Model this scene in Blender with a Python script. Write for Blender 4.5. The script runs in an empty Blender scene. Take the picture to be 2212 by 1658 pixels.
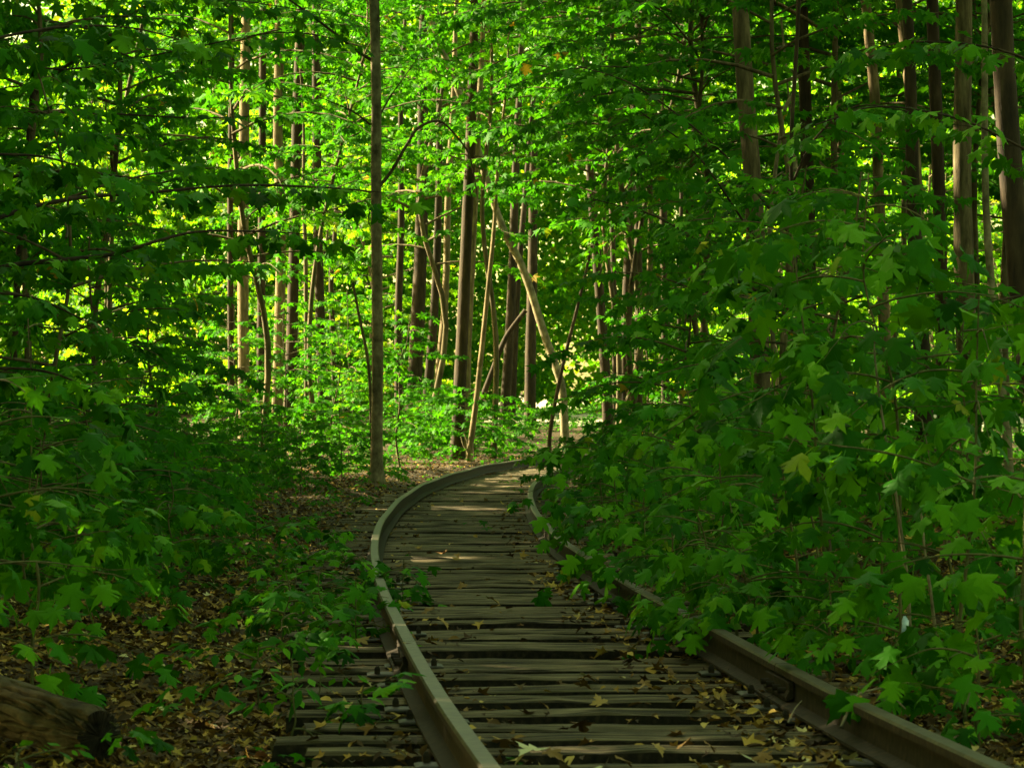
import bpy, math, random
import numpy as np
from mathutils import Vector, Matrix, Euler

# ------------------------------------------------------------------ camera, sky, sun, exposure
C = bpy.context.scene.collection
S = bpy.context.scene
F_PX, CX, HY, CAMZ = 7000.0, 1105.5, 875.0, 1.24      # focal length and horizon, measured on the photograph at 2211 px width
cam_d = bpy.data.cameras.new('camera'); cam = bpy.data.objects.new('camera', cam_d); C.objects.link(cam)
cam_d.sensor_width = 36; cam_d.lens = F_PX / 2211 * 36; cam_d.clip_end = 1000; cam_d.clip_start = 0.5
cam.location = (0, 0, CAMZ); cam.rotation_euler = (math.radians(90) + math.atan((HY - 829) / F_PX), 0, 0)
cam_d.dof.use_dof = True; cam_d.dof.focus_distance = 26; cam_d.dof.aperture_fstop = 13
S.camera = cam
SUN_AZ, SUN_EL = 64.0, 28.0                           # degrees left of the view direction, degrees above the horizon
w = bpy.data.worlds.new('World'); S.world = w; w.use_nodes = True
nt = w.node_tree; nt.nodes.clear()
sky = nt.nodes.new('ShaderNodeTexSky'); sky.sky_type = 'NISHITA'; sky.sun_disc = False
sky.sun_elevation = math.radians(SUN_EL); sky.sun_rotation = math.radians(-SUN_AZ); sky.dust_density = 2.0
bg = nt.nodes.new('ShaderNodeBackground'); bg.inputs[1].default_value = 0.085
wo = nt.nodes.new('ShaderNodeOutputWorld')
wb = nt.nodes.new('ShaderNodeMix'); wb.data_type = 'RGBA'; wb.blend_type = 'MULTIPLY'; wb.inputs['Factor'].default_value = 1; wb.inputs['B'].default_value = (1.0, .88, .36, 1)   # the photograph's warm white balance
nt.links.new(sky.outputs[0], wb.inputs['A']); nt.links.new(wb.outputs['Result'], bg.inputs[0]); nt.links.new(bg.outputs[0], wo.inputs[0])
a, e = math.radians(SUN_AZ), math.radians(SUN_EL)
SUNV = Vector((-math.sin(a) * math.cos(e), math.cos(a) * math.cos(e), math.sin(e)))
sd = bpy.data.lights.new('sun', 'SUN'); so = bpy.data.objects.new('sun', sd); C.objects.link(so)
sd.energy = 5.0; sd.angle = math.radians(0.5); sd.color = (1.0, 0.84, 0.52)
so.rotation_euler = SUNV.to_track_quat('Z', 'Y').to_euler()
S.view_settings.view_transform = 'Standard'; S.view_settings.look = 'None'
S.view_settings.exposure = 2.85; S.view_settings.gamma = 1; S.view_settings.use_curve_mapping = False
S.render.engine = 'CYCLES'
cy = S.cycles
cy.max_bounces = 6; cy.diffuse_bounces = 4; cy.glossy_bounces = 2; cy.transmission_bounces = 4; cy.transparent_max_bounces = 4
cy.caustics_reflective = False; cy.caustics_refractive = False; cy.use_denoising = True
cy.sample_clamp_indirect = 6
try: cy.denoiser = 'OPENIMAGEDENOISE'
except Exception: pass

R = random.Random(7)
NR = np.random.default_rng(11)
TRI = [0]

# ------------------------------------------------------------------ helpers
def at(px, py, y):
    return Vector(((px - CX) * y / F_PX, y, CAMZ + (HY - py) * y / F_PX))

def tag(o, label=None, cat=None, group=None, kind=None):
    if label: o['label'] = label
    if cat: o['category'] = cat
    if group: o['group'] = group
    if kind: o['kind'] = kind
    return o

def empty(name, loc, label=None, cat=None, group=None):
    o = bpy.data.objects.new(name, None); o.empty_display_size = 0.1; C.objects.link(o); o.location = loc
    return tag(o, label, cat, group)

def mesh_np(name, V, tris=None, quads=None, mat=None, tint=None, smooth=False):
    me = bpy.data.meshes.new(name)
    V = np.asarray(V, dtype=np.float32).reshape(-1, 3)
    nt_ = 0 if tris is None else len(tris); nq = 0 if quads is None else len(quads)
    parts = []
    if nt_: parts.append(np.asarray(tris, dtype=np.int32).ravel())
    if nq: parts.append(np.asarray(quads, dtype=np.int32).ravel())
    idx = np.concatenate(parts)
    tot = np.concatenate([np.full(nt_, 3, np.int32), np.full(nq, 4, np.int32)])
    start = np.concatenate([[0], np.cumsum(tot)[:-1]]).astype(np.int32)
    me.vertices.add(len(V)); me.vertices.foreach_set('co', V.ravel())
    me.loops.add(len(idx)); me.loops.foreach_set('vertex_index', idx)
    me.polygons.add(nt_ + nq); me.polygons.foreach_set('loop_start', start); me.polygons.foreach_set('loop_total', tot)
    if smooth: me.polygons.foreach_set('use_smooth', np.ones(nt_ + nq, bool))
    if tint is not None:
        at_ = me.attributes.new('tint', 'FLOAT', 'POINT'); at_.data.foreach_set('value', np.asarray(tint, np.float32))
    me.update()
    if mat: me.materials.append(mat)
    TRI[0] += nt_ + 2 * nq
    return me

def link(name, me, parent=None, loc=None):
    o = bpy.data.objects.new(name, me); C.objects.link(o)
    if parent is not None: o.parent = parent
    if loc is not None: o.location = loc
    return o

def catmull(P, n):
    P = [np.array(p, float) for p in P]
    P = [2 * P[0] - P[1]] + P + [2 * P[-1] - P[-2]]
    out = []
    for i in range(1, len(P) - 2):
        for k in range(n):
            t = k / n
            out.append(0.5 * ((2 * P[i]) + (-P[i-1] + P[i+1]) * t + (2*P[i-1] - 5*P[i] + 4*P[i+1] - P[i+2]) * t*t + (-P[i-1] + 3*P[i] - 3*P[i+1] + P[i+2]) * t**3))
    out.append(P[-2])
    return np.array(out)

def tube(P, rad, sides=8, rough=0.0, flare=0.0, rng=NR):
    """a tapered tube along the points P with radii rad; returns verts, quads"""
    P = np.asarray(P, float); n = len(P)
    rad = np.interp(np.linspace(0, 1, n), np.linspace(0, 1, len(rad)), rad)
    T = np.gradient(P, axis=0); T /= np.linalg.norm(T, axis=1)[:, None] + 1e-9
    ref = np.array([1.0, 0.13, 0.07]) if abs(T[0][0]) < 0.8 else np.array([0.05, 1.0, 0.1])
    A = np.cross(T, ref); A /= np.linalg.norm(A, axis=1)[:, None]; B = np.cross(T, A)
    th = np.linspace(0, 2 * np.pi, sides, endpoint=False)
    lobe = 1 + rough * rng.normal(size=sides)
    rr = rad[:, None] * (lobe[None, :] + rough * 0.7 * rng.normal(size=(n, sides)))
    if flare:
        d = np.linalg.norm(P - P[0], axis=1)
        rr *= 1 + flare * np.exp(-d / 0.22)[:, None] * (1 + 0.5 * np.sin(th * 3 + 1)[None, :])
    V = P[:, None, :] + rr[:, :, None] * (np.cos(th)[None, :, None] * A[:, None, :] + np.sin(th)[None, :, None] * B[:, None, :])
    V = V.reshape(-1, 3)
    i = np.arange(n - 1)[:, None] * sides; j = np.arange(sides)[None, :]; k = (j + 1) % sides
    Q = np.stack([i + j, i + k, i + sides + k, i + sides + j], -1).reshape(-1, 4)
    return V, Q

def join(parts):
    Vs, Qs, off = [], [], 0
    for V, Q in parts:
        Vs.append(V); Qs.append(Q + off); off += len(V)
    return np.concatenate(Vs), np.concatenate(Qs)

def fbm(x, y, seed=0, octs=4):
    """smooth value noise, about -1..1"""
    x = np.asarray(x, float); y = np.asarray(y, float); out = np.zeros(np.broadcast(x, y).shape); amp = 1.0; tot = 0
    for o in range(octs):
        r = np.random.default_rng(seed * 17 + o); G = r.uniform(-1, 1, (256, 256))
        xi = np.floor(x).astype(int); yi = np.floor(y).astype(int); fx = x - xi; fy = y - yi
        fx = fx * fx * (3 - 2 * fx); fy = fy * fy * (3 - 2 * fy)
        g = lambda i, j: G[i & 255, j & 255]
        out += amp * ((g(xi, yi) * (1 - fx) + g(xi+1, yi) * fx) * (1 - fy) + (g(xi, yi+1) * (1 - fx) + g(xi+1, yi+1) * fx) * fy)
        tot += amp; amp *= 0.5; x = x * 2.03 + 11.3; y = y * 2.03 + 5.7
    return out / tot

# ------------------------------------------------------------------ the line of the track
def _track():
    ys = [4, 10, 20, 30, 40, 50, 57, 62, 66, 76, 90]; th = [-.09, -.085, -.058, -.02, .008, .05, .07, .13, .21, .34, .52]
    p = np.array([-.06, 9.57]); hd = lambda y: np.interp(y, ys, th)
    fw = [p.copy()]; q = p.copy()
    while q[1] < 84:
        t = math.atan(hd(q[1])) if q[1] < 66 else math.atan(.21) + (len(fw) - k0) * 0.25 / 78
        if q[1] < 66: k0 = len(fw)
        q = q + 0.25 * np.array([math.sin(t), math.cos(t)]); fw.append(q.copy())
        if q[0] > 14: break
    bw = []; q = p.copy()
    while q[1] > 1:
        t = math.atan(hd(q[1])); q = q - 0.25 * np.array([math.sin(t), math.cos(t)]); bw.append(q.copy())
    L = np.array(bw[::-1] + fw)
    T = np.gradient(L, axis=0); T /= np.linalg.norm(T, axis=1)[:, None]
    N = np.stack([T[:, 1], -T[:, 0]], 1)             # to the right
    return L, T, N
TL, TT, TN = _track()
TC = TL + 0.75 * TN
TS = np.concatenate([[0], np.cumsum(np.linalg.norm(np.diff(TC, axis=0), axis=1))])

def track_dist(x, y):
    """signed distance from the track's centre line (left negative), approximately"""
    x = np.atleast_1d(np.asarray(x, float)); y = np.atleast_1d(np.asarray(y, float)); out = np.empty(x.shape)
    fx, fy = x.ravel(), y.ravel(); o = out.ravel()
    for s in range(0, len(fx), 20000):
        dx = fx[s:s+20000, None] - TC[None, ::2, 0]; dy = fy[s:s+20000, None] - TC[None, ::2, 1]
        k = np.argmin(dx*dx + dy*dy, 1); i = np.arange(len(k))
        o[s:s+20000] = dx[i, k] * TN[::2][k, 0] + dy[i, k] * TN[::2][k, 1]
    far = (fx - 0) * 0 + (fy < TC[0, 1])
    return o.reshape(out.shape)

def ground_z(x, y, d=None):
    x = np.atleast_1d(np.asarray(x, float)); y = np.atleast_1d(np.asarray(y, float))
    if d is None: d = track_dist(x, y)
    base = np.interp(y, [0, 30, 50, 62, 68, 85, 92, 98, 110, 130, 160, 260], [0.0, 0.03, .1, .1, .15, .39, .45, .47, .60, .90, 1.35, 2.2])
    k = np.clip((np.abs(d) - 1.2) / 0.8, 0, 1); k = k*k*(3-2*k)
    bank = 0.32 * np.clip((d - 2.1) / 1.6, 0, 1) * np.clip((70 - y) / 20, 0, 1)
    leftb = 0.12 * np.clip((-d - 3.2) / 2.5, 0, 1)
    z = -0.105 + .07 * np.exp(-((d - .95) / .3) ** 2) + .03 * np.exp(-((d - .5) / .2) ** 2) + k * (base + bank + leftb + 0.06)
    z = z + 0.018 * fbm(x * 3, y * 3, 3) * (0.3 + k) + 0.06 * k * fbm(x * .5, y * .5, 4)
    return z
def gz(x, y): return float(ground_z(x, y)[0])

# ------------------------------------------------------------------ materials
def mat(name):
    m = bpy.data.materials.new(name); m.use_nodes = True; t = m.node_tree; t.nodes.clear()
    out = t.nodes.new('ShaderNodeOutputMaterial'); return m, t, out
def N(t, typ, **kw):
    n = t.nodes.new(typ)
    for k, v in kw.items():
        if k.startswith('i_'): n.inputs[k[2:].replace('_', ' ')].default_value = v
        else: setattr(n, k, v)
    return n
def ramp(t, src, stops):
    r = t.nodes.new('ShaderNodeValToRGB'); e = r.color_ramp.elements
    while len(e) > 1: e.remove(e[-1])
    e[0].position, e[0].color = stops[0][0], (*stops[0][1], 1)
    for p, c in stops[1:]:
        k = e.new(p); k.color = (*c, 1)
    t.links.new(src, r.inputs[0]); return r.outputs[0]

def leaf_mat(name, stops, tstops, single=False, trans=0.38, rough=0.6, spec=0.06):
    m, t, out = mat(name)
    if single:
        src = N(t, 'ShaderNodeObjectInfo').outputs['Random']
    else:
        src = N(t, 'ShaderNodeAttribute', attribute_name='tint').outputs['Fac']
    col = ramp(t, src, stops); tcol = ramp(t, src, tstops)
    p = N(t, 'ShaderNodeBsdfPrincipled'); p.inputs['Roughness'].default_value = rough; p.inputs['Specular IOR Level'].default_value = spec
    if single:
        tc = N(t, 'ShaderNodeTexCoord'); nz = N(t, 'ShaderNodeTexNoise'); nz.inputs['Scale'].default_value = 38; nz.inputs['Detail'].default_value = 3
        t.links.new(tc.outputs['Object'], nz.inputs['Vector'])
        mx = N(t, 'ShaderNodeMix', data_type='RGBA', blend_type='MULTIPLY'); mx.inputs['Factor'].default_value = 1
        g = ramp(t, nz.outputs['Fac'], [(0.3, (.72, .72, .72)), (0.7, (1.15, 1.1, 1.0))])
        t.links.new(col, mx.inputs['A']); t.links.new(g, mx.inputs['B']); col = mx.outputs['Result']
        bp = N(t, 'ShaderNodeBump'); bp.inputs['Strength'].default_value = 0.35; bp.inputs['Distance'].default_value = 0.004
        t.links.new(nz.outputs['Fac'], bp.inputs['Height']); t.links.new(bp.outputs[0], p.inputs['Normal'])
    tr = N(t, 'ShaderNodeBsdfTranslucent'); t.links.new(col, p.inputs['Base Color']); t.links.new(tcol, tr.inputs[0])
    ms = N(t, 'ShaderNodeMixShader'); ms.inputs[0].default_value = trans
    t.links.new(p.outputs[0], ms.inputs[1]); t.links.new(tr.outputs[0], ms.inputs[2]); t.links.new(ms.outputs[0], out.inputs[0])
    return m

GREEN = [(0.0, (.012, .070, .002)), (0.5, (.028, .145, .003)), (0.85, (.060, .20, .004)), (0.97, (.10, .17, .008)), (1.0, (.25, .17, .01))]
GREENT = [(0.0, (.030, .18, .003)), (0.5, (.075, .34, .004)), (0.85, (.15, .44, .005)), (0.97, (.34, .46, .010)), (1.0, (.5, .32, .02))]
M_LEAF = leaf_mat('leaf_mass', GREEN, GREENT)
M_LEAFY = leaf_mat('leaf_mass_sunlit', [(0.0, (.012, .075, .003)), (0.5, (.035, .14, .004)), (0.85, (.08, .19, .005)), (1.0, (.24, .20, .01))],
                   [(0.0, (.05, .28, .003)), (0.35, (.14, .42, .004)), (0.75, (.30, .56, .006)), (1.0, (.6, .5, .02))], trans=.62, rough=.55, spec=.15)  # sunlit glow of the distant leaves, put into colour and translucency
M_LEAF1 = leaf_mat('leaf_single', [(0.0, (.008, .060, .001)), (0.5, (.030, .175, .002)), (0.985, (.110, .32, .003)), (1.0, (.24, .28, .01))],
                   [(0.0, (.04, .20, .003)), (1.0, (.12, .36, .005))], single=True, trans=0.22, rough=0.5, spec=0.06)
M_YLEAF = leaf_mat('leaf_yellow', [(0, (.30, .24, .01)), (1, (.45, .33, .02))], [(0, (.5, .38, .01)), (1, (.6, .4, .02))], single=True)
DRY = [(0.0, (.035, .020, .005)), (0.3, (.10, .058, .012)), (0.55, (.22, .125, .022)), (0.78, (.38, .24, .035)), (0.94, (.52, .37, .07)), (1.0, (.6, .55, .26))]
M_DRY = leaf_mat('leaf_litter', DRY, [(0, (.02, .012, .004)), (1, (.2, .12, .03))], trans=0.12, rough=0.7, spec=0.2)
M_DRY1 = leaf_mat('fallen_leaf', [(0, (.16, .09, .025)), (.5, (.32, .20, .05)), (1, (.42, .30, .09))], [(0, (.02, .012, .004)), (1, (.2, .12, .03))], single=True, trans=0.1, rough=0.7, spec=0.2)
M_PALE = leaf_mat('pale_leaf', [(0, (.50, .52, .30)), (1, (.62, .60, .34))], [(0, (.3, .3, .1)), (1, (.3, .3, .1))], single=True, trans=0.1, rough=0.5)

def bark_mat(name, c0, c1, c2, sx=14, sz=3.0, bump=0.5, dist=0.02, moss=0.0):
    m, t, out = mat(name)
    tc = N(t, 'ShaderNodeTexCoord'); mp = N(t, 'ShaderNodeMapping'); mp.inputs['Scale'].default_value = (sx, sx, sz)
    t.links.new(tc.outputs['Object'], mp.inputs[0])
    nz = N(t, 'ShaderNodeTexNoise'); nz.inputs['Scale'].default_value = 1; nz.inputs['Detail'].default_value = 8; nz.inputs['Roughness'].default_value = .65
    t.links.new(mp.outputs[0], nz.inputs['Vector'])
    mp2 = N(t, 'ShaderNodeMapping'); mp2.inputs['Scale'].default_value = (2.2, 2.2, .9); t.links.new(tc.outputs['Object'], mp2.inputs[0])
    n2 = N(t, 'ShaderNodeTexNoise'); n2.inputs['Scale'].default_value = 1; n2.inputs['Detail'].default_value = 4; t.links.new(mp2.outputs[0], n2.inputs['Vector'])
    col = ramp(t, nz.outputs['Fac'], [(0.3, c0), (0.52, c1), (0.75, c2)])
    mx = N(t, 'ShaderNodeMix', data_type='RGBA', blend_type='MULTIPLY'); mx.inputs['Factor'].default_value = 1
    g = ramp(t, n2.outputs['Fac'], [(0.3, (.55, .60, .5)), (0.7, (1.2, 1.15, 1.1))])
    t.links.new(col, mx.inputs['A']); t.links.new(g, mx.inputs['B'])
    p = N(t, 'ShaderNodeBsdfPrincipled'); p.inputs['Roughness'].default_value = .85; p.inputs['Specular IOR Level'].default_value = .2
    t.links.new(mx.outputs['Result'], p.inputs['Base Color'])
    bp = N(t, 'ShaderNodeBump'); bp.inputs['Strength'].default_value = bump; bp.inputs['Distance'].default_value = dist
    t.links.new(nz.outputs['Fac'], bp.inputs['Height']); t.links.new(bp.outputs[0], p.inputs['Normal'])
    t.links.new(p.outputs[0], out.inputs[0]); return m
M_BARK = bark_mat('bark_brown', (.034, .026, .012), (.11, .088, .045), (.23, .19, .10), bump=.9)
M_BARKSUN = bark_mat('bark_sunlit', (.06, .045, .022), (.18, .135, .07), (.34, .26, .145), bump=.8)  # lighter bark copy, sunlight put into the colour of lit trunks
M_BARKD = bark_mat('bark_dark', (.014, .010, .006), (.040, .028, .014), (.080, .058, .030))  # darker bark copy, unlit trunks carry their shade as colour
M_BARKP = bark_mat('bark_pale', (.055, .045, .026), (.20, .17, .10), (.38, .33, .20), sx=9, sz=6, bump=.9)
M_LOG = bark_mat('bark_log', (.018, .014, .006), (.075, .056, .026), (.15, .115, .055), sx=9, sz=9, bump=.8)
M_TWIG = bark_mat('green_twig', (.05, .06, .02), (.11, .11, .04), (.19, .18, .07), sx=30, sz=10, bump=.2, dist=.004)

def wood_mat():
    m, t, out = mat('weathered_sleeper')
    tc = N(t, 'ShaderNodeTexCoord'); oi = N(t, 'ShaderNodeObjectInfo')
    ad = N(t, 'ShaderNodeVectorMath', operation='ADD'); sc = N(t, 'ShaderNodeVectorMath', operation='SCALE'); sc.inputs['Scale'].default_value = 37
    cb = N(t, 'ShaderNodeCombineXYZ'); t.links.new(oi.outputs['Random'], cb.inputs[0]); t.links.new(oi.outputs['Random'], cb.inputs[1])
    t.links.new(cb.outputs[0], sc.inputs[0]); t.links.new(tc.outputs['Object'], ad.inputs[0]); t.links.new(sc.outputs[0], ad.inputs[1])
    mp = N(t, 'ShaderNodeMapping'); mp.inputs['Scale'].default_value = (2.2, 42, 42); t.links.new(ad.outputs[0], mp.inputs[0])
    nz = N(t, 'ShaderNodeTexNoise'); nz.inputs['Scale'].default_value = 1; nz.inputs['Detail'].default_value = 7; nz.inputs['Roughness'].default_value = .6
    t.links.new(mp.outputs[0], nz.inputs['Vector'])
    mp2 = N(t, 'ShaderNodeMapping'); mp2.inputs['Scale'].default_value = (2, 5, 5); t.links.new(ad.outputs[0], mp2.inputs[0])
    n2 = N(t, 'ShaderNodeTexNoise'); n2.inputs['Scale'].default_value = 1.3; n2.inputs['Detail'].default_value = 5; t.links.new(mp2.outputs[0], n2.inputs['Vector'])
    col = ramp(t, nz.outputs['Fac'], [(0.36, (.012, .009, .004)), (0.5, (.13, .10, .050)), (0.70, (.27, .22, .12))])
    mx = N(t, 'ShaderNodeMix', data_type='RGBA', blend_type='MULTIPLY'); mx.inputs['Factor'].default_value = 1
    g = ramp(t, n2.outputs['Fac'], [(0.32, (.35, .36, .26)), (0.6, (1, 1, .95)), (0.75, (1.3, 1.3, 1.3))])
    t.links.new(col, mx.inputs['A']); t.links.new(g, mx.inputs['B'])
    p = N(t, 'ShaderNodeBsdfPrincipled'); p.inputs['Roughness'].default_value = .8; p.inputs['Specular IOR Level'].default_value = .25
    t.links.new(mx.outputs['Result'], p.inputs['Base Color'])
    bp = N(t, 'ShaderNodeBump'); bp.inputs['Strength'].default_value = 1.0; bp.inputs['Distance'].default_value = .03
    t.links.new(nz.outputs['Fac'], bp.inputs['Height']); t.links.new(bp.outputs[0], p.inputs['Normal'])
    t.links.new(p.outputs[0], out.inputs[0]); return m
M_WOOD = wood_mat()

def noise_mat(name, stops, scale=6, rough=.9, spec=.2, metal=0.0, bump=.3, dist=.01):
    m, t, out = mat(name)
    tc = N(t, 'ShaderNodeTexCoord'); nz = N(t, 'ShaderNodeTexNoise'); nz.inputs['Scale'].default_value = scale; nz.inputs['Detail'].default_value = 8
    t.links.new(tc.outputs['Object'], nz.inputs['Vector'])
    p = N(t, 'ShaderNodeBsdfPrincipled'); p.inputs['Roughness'].default_value = rough; p.inputs['Specular IOR Level'].default_value = spec; p.inputs['Metallic'].default_value = metal
    t.links.new(ramp(t, nz.outputs['Fac'], stops), p.inputs['Base Color'])
    bp = N(t, 'ShaderNodeBump'); bp.inputs['Strength'].default_value = bump; bp.inputs['Distance'].default_value = dist
    t.links.new(nz.outputs['Fac'], bp.inputs['Height']); t.links.new(bp.outputs[0], p.inputs['Normal'])
    t.links.new(p.outputs[0], out.inputs[0]); return m
M_SHADEWOOD = noise_mat('sleeper_side_shade', [(0.3, (.006, .005, .003)), (0.55, (.020, .015, .008)), (0.75, (.05, .038, .02))], scale=30, rough=.8, bump=.6, dist=.01)  # dark sides stand in for gap shade; reused on the log's cut end
M_SOIL = noise_mat('forest_soil', [(0.3, (.012, .008, .003)), (0.5, (.042, .027, .008)), (0.7, (.11, .07, .02))], scale=9, bump=1, dist=.03)
M_RAILTOP = noise_mat('worn_rail_top', [(0.3, (.020, .016, .008)), (0.48, (.050, .042, .021)), (0.7, (.085, .073, .038))], scale=22, rough=.5, spec=.35, metal=.1, bump=.08, dist=.002)
M_RUST = noise_mat('rusty_rail_side', [(0.3, (.012, .0095, .005)), (0.55, (.028, .021, .011)), (0.75, (.055, .038, .018))], scale=26, rough=.8, bump=.5, dist=.003)
M_PLATE = noise_mat('old_plate', [(0.3, (.03, .028, .022)), (0.6, (.07, .064, .05)), (0.8, (.12, .11, .08))], scale=30, rough=.55, bump=.3, dist=.003)
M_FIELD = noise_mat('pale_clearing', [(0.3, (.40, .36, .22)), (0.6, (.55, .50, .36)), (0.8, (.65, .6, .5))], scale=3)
M_PLASTIC = noise_mat('plastic_scrap', [(0.3, (.25, .4, .45)), (0.6, (.5, .65, .7))], scale=40, rough=.3)

# ------------------------------------------------------------------ ground, clearing
def build_ground():
    def axis(segs):
        out = [segs[0][0]]
        for a0, b0, st in segs: out += list(np.arange(a0 + st, b0 + st * .5, st))
        return np.array(out)
    xs = axis([(-150, -30, 12), (-30, -6, 1.2), (-6, -3, .25), (-3, 3.2, .085), (3.2, 8, .25), (8, 30, 1.1), (30, 150, 12)])
    ys = axis([(-60, 0, 10), (0, 8, .8), (8, 26, .11), (26, 70, .35), (70, 130, 1.2), (130, 600, 15)])
    X, Y = np.meshgrid(xs, ys)
    d = track_dist(X, Y); Z = ground_z(X, Y, d)
    V = np.stack([X, Y, Z], -1).reshape(-1, 3); nx, ny = len(xs), len(ys)
    i = np.arange(ny - 1)[:, None] * nx; j = np.arange(nx - 1)[None, :]
    Q = np.stack([i + j, i + j + 1, i + nx + j + 1, i + nx + j], -1).reshape(-1, 4)
    tag(link('ground', mesh_np('ground', V, quads=Q, mat=M_SOIL, smooth=True)), kind='structure')
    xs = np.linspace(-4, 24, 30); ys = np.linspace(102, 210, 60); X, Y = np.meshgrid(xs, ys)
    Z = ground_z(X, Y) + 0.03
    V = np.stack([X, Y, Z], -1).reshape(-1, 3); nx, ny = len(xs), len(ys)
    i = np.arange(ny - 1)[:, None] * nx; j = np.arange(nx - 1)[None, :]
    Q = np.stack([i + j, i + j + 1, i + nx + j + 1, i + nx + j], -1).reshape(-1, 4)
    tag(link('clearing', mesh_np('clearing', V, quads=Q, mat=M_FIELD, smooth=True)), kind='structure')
build_ground()

# ------------------------------------------------------------------ railway track
track = empty('railway_track', (0, 0, 0), 'old single railway track of worn timber sleepers curving away into the woods', 'railway track')
def rail_mesh(path, name='rail'):
    """sweep of a flat-bottomed rail profile; the head's upper faces get the worn material"""
    prof = [(-.065, 0), (-.065, .012), (-.012, .030), (-.009, .108), (-.033, .118), (-.033, .143), (-.026, .152), (.026, .152), (.033, .143), (.033, .118), (.009, .108), (.012, .030), (.065, .012), (.065, 0)]
    path = np.asarray(path); n = len(path); T = np.gradient(path, axis=0); T /= np.linalg.norm(T, axis=1)[:, None]
    Nn = np.stack([T[:, 1], -T[:, 0]], 1); k = len(prof)
    V = []
    for i in range(n):
        dz = 0.006 * math.sin(path[i][1] * .9)
        for (px, pz) in prof: V.append((path[i][0] + Nn[i][0] * px, path[i][1] + Nn[i][1] * px, .018 + pz + dz))
    F = []; MI = []
    for i in range(n - 1):
        for j in range(k - 1):
            F.append((i*k + j, (i+1)*k + j, (i+1)*k + j + 1, i*k + j + 1)); MI.append(0 if j in (5, 6, 7) else 1)
    for i in (0, n - 1):
        F.append(tuple(i*k + j for j in (range(k) if i == 0 else reversed(range(k))))); MI.append(1)
    me = bpy.data.meshes.new(name); me.from_pydata(V, [], F); me.materials.append(M_RAILTOP); me.materials.append(M_RUST)
    me.polygons.foreach_set('material_index', MI); me.update(); TRI[0] += 2 * len(F); return me
def resample(P, a0, b0, st):
    s = np.concatenate([[0], np.cumsum(np.linalg.norm(np.diff(P, axis=0), axis=1))])
    q = np.arange(a0, b0, st); q = np.append(q, b0)
    return np.stack([np.interp(q, s, P[:, 0]), np.interp(q, s, P[:, 1])], 1)
def s_at_y(P, y):
    s = np.concatenate([[0], np.cumsum(np.linalg.norm(np.diff(P, axis=0), axis=1))]); return float(np.interp(y, P[:, 1], s)), float(s[-1])
bolt_me = mesh_np('bolt', *[x for x in tube([(-.03, 0, 0), (.03, 0, 0)], [.014, .014], 6)][:1], quads=tube([(-.03, 0, 0), (.03, 0, 0)], [.014], 6)[1], mat=M_RUST)
RAILS = []
for off, joint, names in ((0.0, 14.7, 'l'), (1.5, 13.5, 'r')):
    P = TL + off * TN
    sj, tot = s_at_y(P, joint)
    for a0, b0 in ((s_at_y(P, 2.5)[0], sj - .006), (sj + .006, tot - 1)):
        ro = link('rail', rail_mesh(resample(P, a0, b0, .5)), track)
        RAILS.append(ro)
    # joint bars either side of the joint, bolted
    i = int(np.argmin(abs(P[:, 1] - joint))); t = TT[i]; nn = TN[i]
    for sd_ in (-1, 1):
        c = P[i] + nn * sd_ * .027; h = .30
        V = []
        for u in (-h, h):
            for wv, zv in ((-.012, .055), (.016, .045), (.020, .060), (.006, .085), (.010, .118), (-.012, .122)):
                V.append((c[0] + t[0]*u + nn[0]*wv*sd_, c[1] + t[1]*u + nn[1]*wv*sd_, zv))
        F = [(j, (j+1) % 6, 6 + (j+1) % 6, 6 + j) for j in range(6)] + [tuple(range(5, -1, -1)), tuple(range(6, 12))]
        me = bpy.data.meshes.new('joint_bar'); me.from_pydata(V, [], F); me.materials.append(M_RUST); me.update()
        link('joint_bar', me, ro)
        for q in (-.22, -.08, .08, .22):
            b = link('bolt', bolt_me, ro, (c[0] + t[0]*q + nn[0]*.012*sd_, c[1] + t[1]*q + nn[1]*.012*sd_, .082))
            b.rotation_euler = (0, 0, -math.atan2(nn[1], nn[0]) * -1)

def sleeper_mesh(seed):
    r = np.random.default_rng(seed); n = 15; L = 2.55; ws = .125 + r.uniform(-.012, .012)
    xs = np.linspace(-L/2, L/2, n); xs[1:-1] += r.uniform(-.04, .04, n - 2)
    prof = [(-ws, -.15), (-ws - .002, -.014), (-ws * .94, -.002), (-ws * .3, .005), (ws * .35, .002), (ws * .92, -.006), (ws, -.03), (ws, -.15)]
    k = len(prof); V = []
    wob = np.cumsum(r.normal(0, .003, n)); hz = np.cumsum(r.normal(0, .0022, n))
    e1 = r.normal(0, .006, n); e2 = r.normal(0, .008, n)
    for i in range(n):
        for q, (y, z) in enumerate(prof):
            dy = wob[i] + (e1[i] if q in (1, 2) else 0) + (e2[i] if q == 5 else 0)
            dz = hz[i] - (abs(e1[i]) * 1.6 if q == 2 else 0) - (abs(e2[i]) if q == 5 else 0) + (r.normal(0, .003) if q in (3, 4) else 0)
            end = 0.02 * r.uniform(-1, 1) if i in (0, n-1) else 0
            V.append((xs[i] + end, y + dy, z + (dz if q not in (0, 7) else 0)))
    Q = [(i*k + j, i*k + j + 1, (i+1)*k + j + 1, (i+1)*k + j) for i in range(n - 1) for j in range(k - 1)]
    me = bpy.data.meshes.new('sleeper')
    F = [tuple(reversed(q)) for q in Q] + [tuple(range(k)), tuple((n-1)*k + j for j in reversed(range(k)))]
    me.from_pydata(V, [], F); me.materials.append(M_WOOD); me.materials.append(M_SHADEWOOD)
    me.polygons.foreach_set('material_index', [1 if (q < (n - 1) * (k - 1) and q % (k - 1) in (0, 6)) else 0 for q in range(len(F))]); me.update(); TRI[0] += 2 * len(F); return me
SLP = [sleeper_mesh(s) for s in range(9)]
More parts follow.
